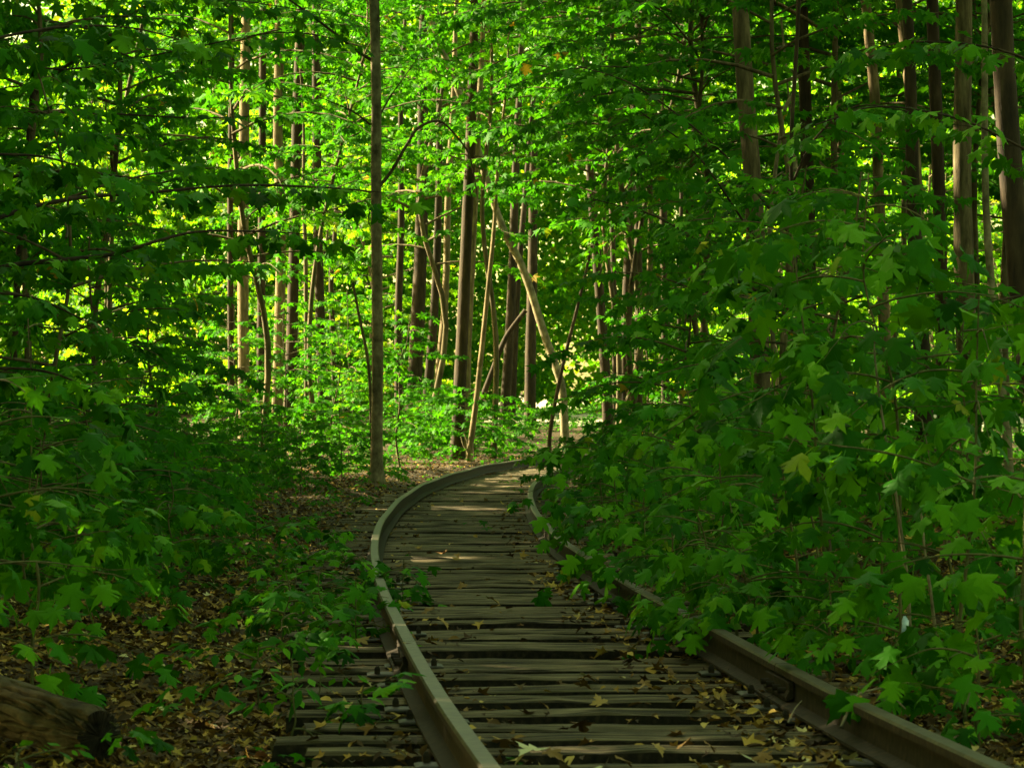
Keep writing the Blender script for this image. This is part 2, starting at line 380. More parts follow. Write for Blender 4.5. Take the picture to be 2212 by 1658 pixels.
def box_verts(sx, sy, sz, bev=.2):
    V = [(x*sx*b, y*sy*b, z) for z, b in ((0, 1), (sz * .6, 1), (sz, 1 - bev)) for x, y in ((-1, -1), (1, -1), (1, 1), (-1, 1))]
    F = [(3, 2, 1, 0), (8, 9, 10, 11)] + [(a*4 + i, a*4 + (i+1) % 4, a*4 + 4 + (i+1) % 4, a*4 + 4 + i) for a in (0, 1) for i in range(4)]
    return V, F
pm = bpy.data.meshes.new('tie_plate'); pm.from_pydata(*[box_verts(.14, .075, .012, .12)[0], [], box_verts(.14, .075, .012, .12)[1]]); pm.materials.append(M_PLATE)
sm_ = bpy.data.meshes.new('spike'); sm_.from_pydata(*[box_verts(.013, .015, .036, .5)[0], [], box_verts(.013, .015, .036, .5)[1]]); sm_.materials.append(M_RUST)
s = s_at_y(TC, 7.0)[0]; s_end = TS[-1] - 1.5; k = 0; SLEEPERS = []
while s < s_end:
    x = np.interp(s, TS, TC[:, 0]); y = np.interp(s, TS, TC[:, 1]); i = int(np.argmin(abs(TS - s)))
    ang = math.atan2(TN[i][1], TN[i][0])
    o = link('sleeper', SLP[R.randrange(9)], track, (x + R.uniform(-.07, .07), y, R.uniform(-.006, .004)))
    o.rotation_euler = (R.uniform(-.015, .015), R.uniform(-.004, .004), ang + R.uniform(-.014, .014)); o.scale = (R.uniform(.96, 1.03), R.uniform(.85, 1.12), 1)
    SLEEPERS.append(o)
    if y < 26:
        for off in (-.75, .75):
            if R.random() < .35: continue
            p = link('tie_plate', pm, o, (off, 0, .002))
            for dx in (-.095, .095):
                link('spike', sm_, o, (off + dx, R.choice((-.05, .05)), .015))
    s += R.choice((.44, .47, .50, .52, .56, .60)) if 13.9 < y or y < 13.2 else .62
    k += 1

# ------------------------------------------------------------------ leaves
def _mirror(half):
    return half + [(-x, y) for x, y in reversed(half[1:-1])]
O0 = _mirror([(0, 0), (.14, -.06), (.47, 0), (.36, .14), (.25, .25), (.44, .35), (.63, .63), (.45, .60), (.36, .67), (.17, .51), (.22, .68), (.25, .83), (.10, .85), (0, 1.06)])
O1 = _mirror([(0, 0), (.46, .0), (.27, .24), (.60, .62), (.17, .52), (0, 1.05)])
O2 = _mirror([(0, 0), (.52, .38), (.2, .52), (0, 1.0)])
O3 = _mirror([(0, 0), (.36, .42), (0, 1.0)])
OV = _mirror([(0, 0), (.17, .12), (.27, .38), (.20, .68), (0, 1.08)])
def bend(x, y, droop, fold):
    return -droop * y * y - fold * abs(x) ** 1.3 + 0.04 * math.sin(9 * x + 5 * y)
def tmpl(O, droop=.22, fold=.28, hub=False):
    V = [(x, y, bend(x, y, droop, fold)) for x, y in O]; n = len(V)
    if hub:
        V.append((0, .24, bend(0, .24, droop, fold))); F = [(n, i, (i + 1) % n) for i in range(n)]
    else: F = [(0, i, i + 1) for i in range(1, n - 1)]
    return np.array(V, np.float32), np.array(F, np.int32)
T0, T1_, T2_, T3_, TV = tmpl(O0, hub=True), tmpl(O1), tmpl(O2), tmpl(O3), tmpl(OV)
def unit(v): return v / (np.linalg.norm(v, axis=-1, keepdims=True) + 1e-9)
def leaf_mesh(name, T, P, F, Nn, sz, tint, mat_=None):
    tv, tf = T; n = len(P); F = unit(F); Rr = unit(np.cross(F, Nn)); Nn = np.cross(Rr, F)
    V = P[:, None, :] + sz[:, None, None] * (tv[None, :, 0:1] * Rr[:, None, :] + tv[None, :, 1:2] * F[:, None, :] + tv[None, :, 2:3] * Nn[:, None, :])
    Fi = (tf[None] + (np.arange(n) * len(tv))[:, None, None]).reshape(-1, 3)
    return mesh_np(name, V.reshape(-1, 3), tris=Fi, mat=mat_ or M_LEAF, tint=np.repeat(tint, len(tv)))

def sprays(rng, boughs, leaf=.12, twig_step=.17, node=.085, twig_len=.5, start=.25, droop=.45, twigs=None, ntilt=.28):
    """maple-like sprays: boughs carry twigs to both sides, twigs carry opposite leaves. Returns P, F, N, size, tint"""
    Ps, Fs, Ns, Ss, Ts = [], [], [], [], []
    for B in boughs:
        B = np.asarray(B); seg = np.linalg.norm(np.diff(B, axis=0), axis=1); cs = np.concatenate([[0], np.cumsum(seg)]); L = cs[-1]
        side = 1; u = start * L; bt = rng.uniform(0, .8)
        while u <= L:
            p = np.array([np.interp(u, cs, B[:, k]) for k in range(3)]); q = np.array([np.interp(min(u + .05, L), cs, B[:, k]) for k in range(3)]) - np.array([np.interp(max(0, u - .05), cs, B[:, k]) for k in range(3)])
            d = unit(q); hz = unit(np.array([-d[1], d[0], 0.0]))
            last = u + twig_step > L
            ang = 0 if last else side * rng.uniform(.6, 1.1); side = -side
            td = unit(math.cos(ang) * d + math.sin(ang) * hz + np.array([0, 0, rng.uniform(-.12, .15)]))
            tl = twig_len * rng.uniform(.6, 1.2) * (1 - .45 * u / L)
            m = max(2, int(tl / node)); s_ = (np.arange(1, m + 1) * node)
            tw = p[None] + td[None] * s_[:, None]; tw[:, 2] -= droop * .35 * s_ ** 2
            tside = unit(np.array([-td[1], td[0], 0.0]))
            if twigs is not None: twigs.append(np.concatenate([p[None], tw]))
            for sg in (-1, 1, 0):
                if sg == 0: pos, fd = tw[-1:], td[None]
                else:
                    pos = tw; a_ = rng.uniform(.7, 1.25, m)[:, None]; fd = np.cos(a_) * td[None] + sg * np.sin(a_) * tside[None]
                k_ = len(pos)
                fd = fd + np.stack([rng.normal(0, .18, k_), rng.normal(0, .18, k_), -np.abs(rng.normal(droop, .3, k_))], 1)
                nn = np.stack([rng.normal(0, ntilt, k_), rng.normal(0, ntilt, k_), np.ones(k_)], 1)
                Ps.append(pos + unit(fd) * .03); Fs.append(fd); Ns.append(nn); Ss.append(leaf * rng.uniform(.5, 1.22, k_)); Ts.append(np.clip(bt * .5 + rng.uniform(0, .5, k_) + (rng.random(k_) > .985) * .4, 0, 1))
            u += twig_step * rng.uniform(.7, 1.3)
    return [np.concatenate(x) for x in (Ps, Fs, Ns, Ss, Ts)]

def bough(p0, az, L, rise=.35, sag=.25, rng=NR, n=7):
    s_ = np.linspace(0, 1, n); w_ = np.cumsum(rng.normal(0, .05, n)) * L * .3
    x = np.cos(az) * s_ * L - np.sin(az) * w_; y = np.sin(az) * s_ * L + np.cos(az) * w_
    z = rise * L * s_ - sag * L * s_ ** 2.2
    return np.asarray(p0)[None] + np.stack([x, y, z], 1)

def crown_boughs(rng, h0, h1, rad, n, shape='round', lean=0.0, stem=None):
    out = []
    for i in range(n):
        t = (i + rng.uniform(.1, .9)) / n; h = h0 + (h1 - h0) * t
        if shape == 'round': rr = rad * (math.sin(math.pi * min(1, .22 + t * .74)) ** .7)
        elif shape == 'cone': rr = rad * (1.05 - t * .8)
        else: rr = rad * (.55 + .45 * t)
        az = i * 2.4 + rng.uniform(-.5, .5)
        p0 = np.array([0, 0, h]) if stem is None else np.array([np.interp(h, stem[:, 2], stem[:, 0]), np.interp(h, stem[:, 2], stem[:, 1]), h])
        out.append(bough(p0, az, rr * rng.uniform(.7, 1.15), rise=rng.uniform(.15, .5), sag=rng.uniform(.15, .5), rng=rng))
    return out

def limbs_mesh(name, boughs, r0, mat_, sides=4):
    V, Q = join([tube(b, [r0 * np.linalg.norm(b[-1] - b[0]) / 2.0, .004], sides) for b in boughs])
    return mesh_np(name, V, quads=Q, mat=mat_, smooth=True)

# ---- shared crown variants
CROWN = {}; CLV = {}; CPL = []
def variant(key, seed, T, h0, h1, rad, nb, leaf, shape='round', r0=.018, stem_r=None, lm=None, **kw):
    rng = np.random.default_rng(seed)
    stem = None; parts = []
    if stem_r:
        P = [(0, 0, -.25)]; x = y = 0
        for i in range(1, 6):
            x += rng.normal(0, .025 * h1); y += rng.normal(0, .02 * h1); P.append((x, y, h1 * i / 5))
        stem = catmull(P, 4); parts.append(tube(stem, [stem_r, stem_r * .75, stem_r * .5, .006], 6, rng=rng))
    B = crown_boughs(rng, h0, h1, rad, nb, shape, stem=stem)
    bp = [tube(b, [max(.005, r0 * np.linalg.norm(b[-1] - b[0]) / 2.0), .003], 4) for b in B]
    lv = sprays(rng, B, leaf=leaf, **kw)
    CLV[key] = (T, lv, lm); CROWN[key] = (mesh_np('trunk', *join(parts + bp)[:1], quads=join(parts + bp)[1], mat=M_BARK, smooth=True), leaf_mesh('crown', T, *lv, lm), h1, len(lv[0]))

for i in range(5): variant(f'low{i}', 100 + i, T1_, .2, 3.0, 1.2, 25, .125, 'round', stem_r=.022, twig_len=.42, node=.085, twig_step=.14, ntilt=.45)
for i in range(3): variant(f'bush{i}', 130 + i, T1_, .06, 1.0, .8, 20, .10, 'round', stem_r=.010, twig_len=.30, node=.075, twig_step=.12, r0=.012, ntilt=.4)
for i in range(4): variant(f'mid{i}', 200 + i, T1_, 2.4, 8.0, 2.4, 36, .135, 'round', stem_r=.05, twig_len=.60, node=.10, twig_step=.17, ntilt=.5)
for i in range(3): variant(f'cap{i}', 230 + i, T1_, 5.0, 11.0, 3.1, 46, .145, 'round', stem_r=.06, twig_len=.70, node=.11, twig_step=.19, ntilt=.5, r0=.014)
for i in range(4): variant(f'far{i}', 300 + i, T2_, .4, 9.5, 2.6, 60, .19, 'round', stem_r=.06, twig_len=.75, node=.125, twig_step=.20, ntilt=.75, droop=.7)
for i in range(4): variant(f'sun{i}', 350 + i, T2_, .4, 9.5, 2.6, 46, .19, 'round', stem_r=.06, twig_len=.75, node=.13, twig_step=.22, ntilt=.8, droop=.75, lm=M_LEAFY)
for i in range(3): variant(f'shadewall{i}', 370 + i, T2_, .4, 9.5, 2.6, 62, .285, 'round', stem_r=.06, twig_len=.75, node=.135, twig_step=.22, ntilt=.8, droop=.6)  # large-leaved crowns shaped to block the sun from the foreground
for i in range(2): variant(f'shaderoof{i}', 390 + i, T2_, 0, 7.0, 3.2, 40, .28, 'round', stem_r=None, twig_len=.85, node=.15, twig_step=.24, ntilt=.5)  # overhead crowns, leaves enlarged to hold back sun and sky
for i in range(3): variant(f'high{i}', 400 + i, T2_, 0, 7.0, 3.2, 44, .19, 'round', stem_r=None, twig_len=.85, node=.135, twig_step=.22, ntilt=.5)
print('tris after variants', TRI[0], {k: v[3] for k, v in CROWN.items()})

PLANTS = []
SUN_SPOTS = [(522, 540, 73), (522, 600, 73), (524, 680, 73), (526, 760, 73), (600, 560, 75), (600, 640, 75), (598, 700, 75), (1009, 600, 70), (1006, 700, 70), (1004, 760, 70), (1004, 960, 70), (942, 930, 83), (1020, 940, 66), (1032, 850, 66),
             (1152, 655, 74), (1215, 860, 74), (1890, 160, 41), (1893, 215, 41), (1880, 90, 41), (1968, 200, 40), (1972, 250, 40), (1958, 130, 40), (1300, 440, 60), (1345, 462, 60), (1390, 478, 60), (1440, 500, 60), (2072, 350, 36), (2066, 410, 36), (2168, 290, 25)]
def plant(kind, x, y, label, cat='tree', name='maple_tree', group=None, scale=1.0, rz=None, dz=0.0, z=None, lean=(0, 0)):
    tm, cm, h, _ = CROWN[kind]
    o = empty(name, (x, y, (gz(x, y) if z is None else z) + dz), label, cat, group)
    link('trunk', tm, o); c = link('crown', cm, o); c['kind'] = 'stuff'; CPL.append((c, kind))
    o.rotation_euler = (lean[0], lean[1], R.uniform(0, 6.28) if rz is None else rz); o.scale = (scale, scale, scale * R.uniform(.92, 1.1))
    PLANTS.append((kind, x, y)); return o

# ------------------------------------------------------------------ tall trunks, placed where they stand
def trunk_tree(pts, y, w0, w1, label, bark=None, high=None, hb=7.5, name='forest_tree', crown_scale=1.0, flare=.5, top=None, sides=9):
    """pts: points of the trunk (photo px at 2211 width) from the base up; y distance; w0, w1 widths in px at base and top"""
    W = [at(px, py, y) for px, py in pts]
    gx, gy = W[0].x, y; g = gz(gx, gy)
    P = [(gx, gy, g - .15)] + [tuple(p) for p in W if p.z > g + .15]
    # carry the trunk on above the frame
    dx = (P[-1][0] - P[-2][0]) / max(.3, P[-1][2] - P[-2][2]); topz = top or (P[-1][2] + 5)
    if top != 0:
        zz = P[-1][2]
        while zz < topz: zz += 1.5; P.append((P[-1][0] + dx * 1.2 + R.uniform(-.06, .06), y + R.uniform(-.08, .08) * (zz - g) * .3, zz))
    n0 = len(pts)
    C_ = catmull(P, 5); hgt = C_[:, 2] - g; hv = W[-1].z - g
    w0 *= 1.12; w1 *= 1.12
    rad = np.interp(hgt, [0, max(hv, .5), max(topz - g, hv + .1) if top != 0 else hv + .2], [w0 * y / F_PX / 2, w1 * y / F_PX / 2, w1 * y / F_PX / 2 * .4])
    root = empty(name, (gx, gy, g), label, 'tree'); C_ = C_ - np.array([gx, gy, g])
    V, Q = tube(C_, rad, sides, rough=.035, flare=flare)
    link('trunk', mesh_np('trunk', V, quads=Q, mat=bark or M_BARK, smooth=True), root)
    if high is not None:
        tm, cm, h, _ = CROWN[high]; zb = hb - g
        xo = float(np.interp(zb + 2, C_[:, 2], C_[:, 0]))
        rz = R.uniform(0, 6.28)
        for nm, m_ in (('limbs', tm), ('crown', cm)):
            c = link(nm, m_, root, (xo, 0, zb)); c.rotation_euler = (0, 0, rz); c.scale = (crown_scale,) * 3; c['kind'] = 'stuff'
            if nm == 'crown': CPL.append((c, high))
    return root

D, P_ = M_BARKD, M_BARKP
TT_ = trunk_tree
# left background
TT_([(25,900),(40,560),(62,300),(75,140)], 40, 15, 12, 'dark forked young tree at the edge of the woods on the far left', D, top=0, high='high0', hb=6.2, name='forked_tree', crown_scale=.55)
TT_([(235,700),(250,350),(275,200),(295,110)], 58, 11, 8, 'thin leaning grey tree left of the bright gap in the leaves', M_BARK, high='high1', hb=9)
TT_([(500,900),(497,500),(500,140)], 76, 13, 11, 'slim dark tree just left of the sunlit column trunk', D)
TT_([(527,905),(525,520),(530,100)], 73, 24, 20, 'straight trunk brightly sunlit down its edge, left end of the trunk row', M_BARKSUN, high='high0', hb=10)
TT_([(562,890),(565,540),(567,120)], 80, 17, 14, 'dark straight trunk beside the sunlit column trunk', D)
TT_([(598,905),(607,540),(600,300),(603,90)], 75, 22, 18, 'brown trunk with a warm sunlit edge and slight bow', M_BARKSUN, high='high2', hb=10.5)
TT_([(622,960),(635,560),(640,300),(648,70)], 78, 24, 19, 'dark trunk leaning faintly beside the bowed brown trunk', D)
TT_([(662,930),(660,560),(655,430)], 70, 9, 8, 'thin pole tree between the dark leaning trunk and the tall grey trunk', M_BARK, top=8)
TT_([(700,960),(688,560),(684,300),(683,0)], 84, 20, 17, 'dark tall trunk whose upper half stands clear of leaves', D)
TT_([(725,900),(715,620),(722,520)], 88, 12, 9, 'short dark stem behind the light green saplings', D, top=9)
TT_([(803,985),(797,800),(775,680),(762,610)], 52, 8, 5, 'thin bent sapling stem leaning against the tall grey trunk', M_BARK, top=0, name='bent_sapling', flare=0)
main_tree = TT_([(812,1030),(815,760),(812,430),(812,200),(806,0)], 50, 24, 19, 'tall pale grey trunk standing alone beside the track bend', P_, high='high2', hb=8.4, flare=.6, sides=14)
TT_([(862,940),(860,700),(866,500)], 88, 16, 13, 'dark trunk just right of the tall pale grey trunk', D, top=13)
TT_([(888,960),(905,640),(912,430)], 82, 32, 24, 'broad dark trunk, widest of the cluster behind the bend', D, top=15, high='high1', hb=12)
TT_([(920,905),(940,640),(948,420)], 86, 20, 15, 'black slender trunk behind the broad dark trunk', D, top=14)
TT_([(940,950),(948,800),(962,640),(968,400),(975,300)], 83, 15, 12, 'wavy brown trunk with its foot lit orange', M_BARKSUN, top=14)
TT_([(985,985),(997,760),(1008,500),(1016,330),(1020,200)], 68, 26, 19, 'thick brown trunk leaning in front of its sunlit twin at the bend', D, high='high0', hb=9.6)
TT_([(1003,985),(1008,760),(1018,560),(1026,400)], 70, 22, 15, 'trunk with a glowing sunlit strip, tight behind the thick leaning trunk', M_BARKSUN, top=12)
TT_([(1014,975),(1030,850),(1052,640),(1066,500)], 66, 12, 8, 'thin sunlit leaning stem right of the twin trunks', M_BARKSUN, top=9)
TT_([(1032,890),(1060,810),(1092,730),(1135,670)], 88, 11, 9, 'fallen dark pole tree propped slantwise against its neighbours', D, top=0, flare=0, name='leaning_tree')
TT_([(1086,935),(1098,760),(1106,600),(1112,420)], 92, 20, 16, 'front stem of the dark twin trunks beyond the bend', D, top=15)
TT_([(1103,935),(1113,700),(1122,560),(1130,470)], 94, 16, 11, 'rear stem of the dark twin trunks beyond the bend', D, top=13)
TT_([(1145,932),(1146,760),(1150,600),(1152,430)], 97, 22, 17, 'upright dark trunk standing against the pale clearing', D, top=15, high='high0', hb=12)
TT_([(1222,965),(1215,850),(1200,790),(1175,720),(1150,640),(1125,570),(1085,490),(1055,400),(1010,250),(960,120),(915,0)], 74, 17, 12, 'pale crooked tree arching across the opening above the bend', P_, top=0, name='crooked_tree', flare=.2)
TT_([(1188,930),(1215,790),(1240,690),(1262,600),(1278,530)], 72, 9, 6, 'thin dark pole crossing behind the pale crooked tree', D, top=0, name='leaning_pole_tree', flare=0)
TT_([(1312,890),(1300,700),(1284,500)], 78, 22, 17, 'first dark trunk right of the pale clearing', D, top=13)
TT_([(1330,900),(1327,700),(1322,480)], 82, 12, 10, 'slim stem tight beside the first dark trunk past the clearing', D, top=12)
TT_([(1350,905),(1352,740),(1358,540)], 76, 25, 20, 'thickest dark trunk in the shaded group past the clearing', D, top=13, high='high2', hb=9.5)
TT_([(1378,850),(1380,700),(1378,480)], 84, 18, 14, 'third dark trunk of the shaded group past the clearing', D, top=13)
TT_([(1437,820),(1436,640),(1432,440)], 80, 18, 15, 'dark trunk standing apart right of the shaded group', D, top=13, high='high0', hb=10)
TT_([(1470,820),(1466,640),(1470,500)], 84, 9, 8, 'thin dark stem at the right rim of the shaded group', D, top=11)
# right side woods
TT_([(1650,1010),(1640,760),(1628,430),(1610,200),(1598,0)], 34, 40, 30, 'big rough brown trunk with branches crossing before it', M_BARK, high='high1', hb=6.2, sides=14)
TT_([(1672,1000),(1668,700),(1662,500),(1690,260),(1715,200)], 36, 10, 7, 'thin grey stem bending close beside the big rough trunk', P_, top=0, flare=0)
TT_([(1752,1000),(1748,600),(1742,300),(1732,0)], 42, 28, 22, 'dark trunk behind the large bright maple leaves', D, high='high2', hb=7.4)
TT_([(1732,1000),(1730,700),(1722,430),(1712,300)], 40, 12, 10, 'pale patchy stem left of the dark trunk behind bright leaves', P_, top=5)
TT_([(1826,1000),(1820,600),(1814,300),(1802,0)], 48, 18, 14, 'slim trunk with a short orange lit streak high up', M_BARKSUN, high='high0', hb=8)
TT_([(1925,1000),(1905,600),(1892,250),(1870,0)], 41, 25, 19, 'trunk dotted with three white hot sun patches', M_BARKSUN, high='high1', hb=7.6)
TT_([(2002,1000),(1988,600),(1970,250),(1946,0)], 40, 27, 22, 'trunk striped by ladder-like cream sun patches', M_BARKSUN, high='high2', hb=7.4)
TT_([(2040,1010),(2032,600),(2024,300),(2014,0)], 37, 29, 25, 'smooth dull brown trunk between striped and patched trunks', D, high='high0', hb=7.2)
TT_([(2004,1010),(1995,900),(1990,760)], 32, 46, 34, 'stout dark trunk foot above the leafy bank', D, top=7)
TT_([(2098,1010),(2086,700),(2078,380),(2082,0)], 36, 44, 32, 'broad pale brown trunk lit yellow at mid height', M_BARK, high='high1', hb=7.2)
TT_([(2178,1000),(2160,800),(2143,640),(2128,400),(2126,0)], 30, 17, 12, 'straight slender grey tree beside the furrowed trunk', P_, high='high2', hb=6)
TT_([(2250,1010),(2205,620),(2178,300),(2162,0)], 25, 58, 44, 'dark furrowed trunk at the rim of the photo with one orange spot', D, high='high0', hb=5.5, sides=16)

# limbs of the tall pale trunk that the photo shows
def limb(parent, pts, y, w0, w1, name='limb', bark=None, yend=None):
    n = len(pts); P = []
    for i, (px, py) in enumerate(pts): P.append(tuple(at(px, py, y + ((yend or y) - y) * i / (n - 1)) - parent.location))
    V, Q = tube(catmull(P, 5), [w0 * y / F_PX / 2, w1 * y / F_PX / 2], 6, rough=.04)
    return link(name, mesh_np(name, V, quads=Q, mat=bark or M_BARK, smooth=True), parent)
limb(main_tree, [(812,410),(845,370),(880,310),(905,275),(950,262),(990,300),(1015,340),(1030,420)], 50, 9, 3, bark=M_BARK, yend=50.6)
limb(main_tree, [(810,135),(770,110),(720,70),(660,25),(610,-10)], 50, 8, 4, bark=D)
limb(main_tree, [(812,130),(818,80),(816,-10)], 50, 7, 4)
limb(main_tree, [(800,270),(760,240),(690,210)], 50, 5, 2, bark=D)
limb(main_tree, [(822,245),(845,205),(870,170),(905,120)], 50, 5, 2)

# ------------------------------------------------------------------ understory placements (refined later)

# ---- plants near enough for every leaf to be seen: each leaf an object
def leaf_obj_mesh(O, droop, fold, pet, hub, mat_):
    V, F = tmpl(O, droop, fold, hub); V = V.copy(); V[:, 1] += pet; n = len(V)
    V = np.concatenate([V, np.array([(-.012, 0, .02), (.012, 0, .02), (.012, pet + .05, 0), (-.012, pet + .05, 0)], np.float32)])
    F = np.concatenate([F, np.array([(n, n+1, n+2), (n, n+2, n+3)], np.int32)])
    me = mesh_np('leaf', V, tris=F, mat=mat_); return me
def jitter(O, a_, seed):
    r = random.Random(seed); return [(x * (1 + r.uniform(-a_, a_)) + .1 * a_ * y, y * (1 + r.uniform(-a_, a_) * .7)) if 0 < i < len(O) else (x, y) for i, (x, y) in enumerate(O)]
LM = {'maple': [leaf_obj_mesh(jitter(O0, .16, i), d, f, .45, True, M_LEAF1) for i, (d, f) in enumerate(((.15, .20), (.30, .30), (.42, .12), (.22, .45), (.5, .3), (.05, .55), (-.1, .25)))],
      'ovate': [leaf_obj_mesh(OV, d, f, .12, False, M_LEAF1) for d, f in ((.15, .35), (.35, .2), (.25, .55))],
      'yellow': [leaf_obj_mesh(O0, .3, .3, .45, True, M_YLEAF)]}
N_LEAF = [0]
def put_leaves(root, kind, P, F, Nn, S_, most=300, keep_rest=True):
    F = unit(F); Rr = unit(np.cross(F, Nn)); Nn = np.cross(Rr, F); ms = LM[kind]
    order = np.argsort(-S_) if len(P) > most else np.arange(len(P))
    for i in order[:most]:
        o = bpy.data.objects.new('leaf', ms[int(NR.integers(len(ms)))]); C.objects.link(o); o.parent = root; s_ = float(S_[i])
        o.matrix_basis = Matrix(((Rr[i][0]*s_, F[i][0]*s_, Nn[i][0]*s_, P[i][0]), (Rr[i][1]*s_, F[i][1]*s_, Nn[i][1]*s_, P[i][1]), (Rr[i][2]*s_, F[i][2]*s_, Nn[i][2]*s_, P[i][2]), (0, 0, 0, 1)))
        N_LEAF[0] += 1
    r = order[most:]
    if len(r) and keep_rest:
        c = link('foliage', leaf_mesh('foliage', T1_ if kind == 'maple' else TV, P[r], F[r], Nn[r], S_[r], NR.uniform(.2, .8, len(r))), root); c['kind'] = 'stuff'

def sapling(px, y, h, rad, nb, label, seed, kind='maple', leaf=.115, name='maple_sapling', cat='sapling', group=None, node=.12, twig_step=.17, twig_len=.34,
            h0=.25, lean=(0, 0), droop=.85, most=300, shape='round', x=None, stem_r=.010, mat_=None, start=.25):
    rng = np.random.default_rng(seed); X = (px - CX) * y / F_PX if x is None else x; g = gz(X, y)
    root = empty(name, (X, y, g), label, cat, group)
    P = [(0, 0, -.08)]; a0 = rng.uniform(-.05, .05, 2)
    for i in range(1, 6):
        t = i / 5; P.append((lean[0] * t ** 1.4 + rng.normal(0, .02) * h, lean[1] * t ** 1.4 + rng.normal(0, .02) * h, h * t))
    st = catmull(P, 4); V, Q = tube(st, [stem_r, stem_r * .7, .003], 6, rng=rng)
    link('stem', mesh_np('stem', V, quads=Q, mat=mat_ or M_TWIG, smooth=True), root)
    B = crown_boughs(rng, h * h0, h * .98, rad, nb, shape, stem=st); tw = []
    lv = sprays(rng, B, leaf=leaf, node=node, twig_step=twig_step, twig_len=twig_len, droop=droop, twigs=tw, start=start)
    V, Q = join([tube(b, [.0055, .0025], 4) for b in B] + [tube(t, [.0025, .0012], 3) for t in tw if len(t) > 1])
    b = link('branches', mesh_np('branches', V, quads=Q, mat=mat_ or M_TWIG, smooth=True), root); b['kind'] = 'stuff'
    put_leaves(root, kind, lv[0], lv[1], lv[2], lv[3], most)
    return root

def bough_tree(px, y, boughs, label, seed, r0=30, name='maple_tree', leaf=.12, base_y=None, top=4.5, most=220, twig_len=.5, twig_step=.16, node=.11, droop=.4, w_b=10, mat_=None, start=.1):
    droop = .62
    """a tree whose long boughs reach into the picture: each bough its own part"""
    rng = np.random.default_rng(seed); X = (px - CX) * y / F_PX; g = gz(X, y); root = empty(name, (X, y, g), label, 'tree')
    st = catmull([(0, 0, -.2), (.03, 0, top * .3), (-.04, .05, top * .7), (.02, 0, top), (.05, 0, top * 1.5)], 6)
    V, Q = tube(st, [r0 * y / F_PX / 2, r0 * y / F_PX / 3, .02], 10, rough=.04, flare=.4); link('trunk', mesh_np('trunk', V, quads=Q, mat=mat_ or M_BARKD, smooth=True), root)
    BB, tw = [], []
    for bpts in boughs:
        P = [np.array(at(a_, b_, y + (dy_ if len(rest) else 0))) - np.array([X, y, g]) for a_, b_, *rest in bpts for dy_ in (rest[0] if rest else 0,)]
        c = catmull(P, 5); BB.append(c); V, Q = tube(c, [w_b * y / F_PX / 2, .004], 6, rough=.05)
        link('bough', mesh_np('bough', V, quads=Q, mat=mat_ or M_BARKD, smooth=True), root)
    lv = sprays(rng, BB, leaf=leaf, node=node, twig_step=twig_step, twig_len=twig_len, droop=droop, twigs=tw, start=start, ntilt=.5)
    V, Q = join([tube(t, [.003, .0012], 3) for t in tw if len(t) > 1]); b = link('twigs', mesh_np('twigs', V, quads=Q, mat=mat_ or M_BARKD), root); b['kind'] = 'stuff'
    put_leaves(root, 'maple', lv[0], lv[1], lv[2], lv[3], most)
    return root

# right bank saplings
RB = 'maple saplings on the bank along the right rail'
sapling(1960, 14.6, 2.35, .72, 15, 'tallest bright maple sapling on the bank with large drooping leaves', 501, group=RB, leaf=.135, h0=.45, lean=(-.25, -.1))
sapling(1800, 16.0, 2.35, .70, 14, 'bright maple sapling just behind and left of the tallest one', 502, group=RB, leaf=.13, h0=.4, lean=(-.2, 0))
sapling(2090, 13.2, 1.75, .55, 12, 'leafy maple sapling crowding the edge of the photo below the furrowed trunk', 503, group=RB, leaf=.12, h0=.3)
sapling(1700, 18.0, 1.75, .62, 12, 'maple sapling of middle height over the hidden stretch of rail', 504, group=RB, leaf=.12, h0=.25)
sapling(1520, 20.5, 1.45, .70, 14, 'dense maple sapling leaning over the rail past the middle height one', 505, group=RB, leaf=.115, h0=.2, lean=(-.1, 0))
sapling(1410, 24.0, 1.25, .70, 14, 'rounded dark maple sapling where the rail first vanishes', 506, group=RB, leaf=.115, h0=.15)
sapling(1300, 30.0, 1.15, .60, 12, 'bushy dark sapling overhanging the rail near the bend', 507, group=RB, leaf=.11, h0=.12)
sapling(1255, 42.0, 1.0, .75, 15, 'rounded bush-like sapling nearest the bend, hiding the end of the track', 508, group=RB, leaf=.11, h0=.1)
sapling(2215, 12.2, 1.25, .50, 9, 'low maple sapling cut by the lower edge of the photo', 509, group=RB, leaf=.115, h0=.25)
sapling(1900, 15.2, 1.15, .50, 9, 'knee-high maple sapling between two pale bare stems', 510, group=RB, leaf=.105, h0=.3)
sapling(2060, 15.5, 1.75, .48, 9, 'ash sapling with smooth oval leaflets beside the furrowed trunk', 511, kind='ovate', name='ash_sapling', leaf=.095, node=.07, twig_step=.2, h0=.5)
sapling(1560, 19.0, 1.15, .42, 7, 'ash sapling with pale oval leaflets low over the hidden rail', 512, kind='ovate', name='ash_sapling', leaf=.09, node=.07, twig_step=.2, h0=.45)
sapling(1590, 16.0, .55, .46, 9, 'low spreading maple seedling covering the rail before it reappears', 513, group=RB, leaf=.105, h0=.3)
sapling(1790, 14.8, .50, .34, 6, 'low bright maple seedling on the bank above the rail joint', 514, group=RB, leaf=.095, h0=.35)
sapling(1940, 13.2, .48, .36, 6, 'low maple seedling behind the crooked fallen stick', 515, group=RB, leaf=.10, h0=.35)
sapling(2110, 12.0, .50, .40, 7, 'low dark maple seedling spreading behind the near end of the rail', 516, group=RB, leaf=.10, h0=.3)
sapling(1450, 18.6, .60, .46, 9, 'drooping maple seedling over the rail middle stretch', 517, group=RB, leaf=.10, h0=.3)
sapling(1545, 17.2, .70, .50, 10, 'drooping maple seedling over the near end of the hidden rail', 518, group=RB, leaf=.10, h0=.2, lean=(-.1, 0))
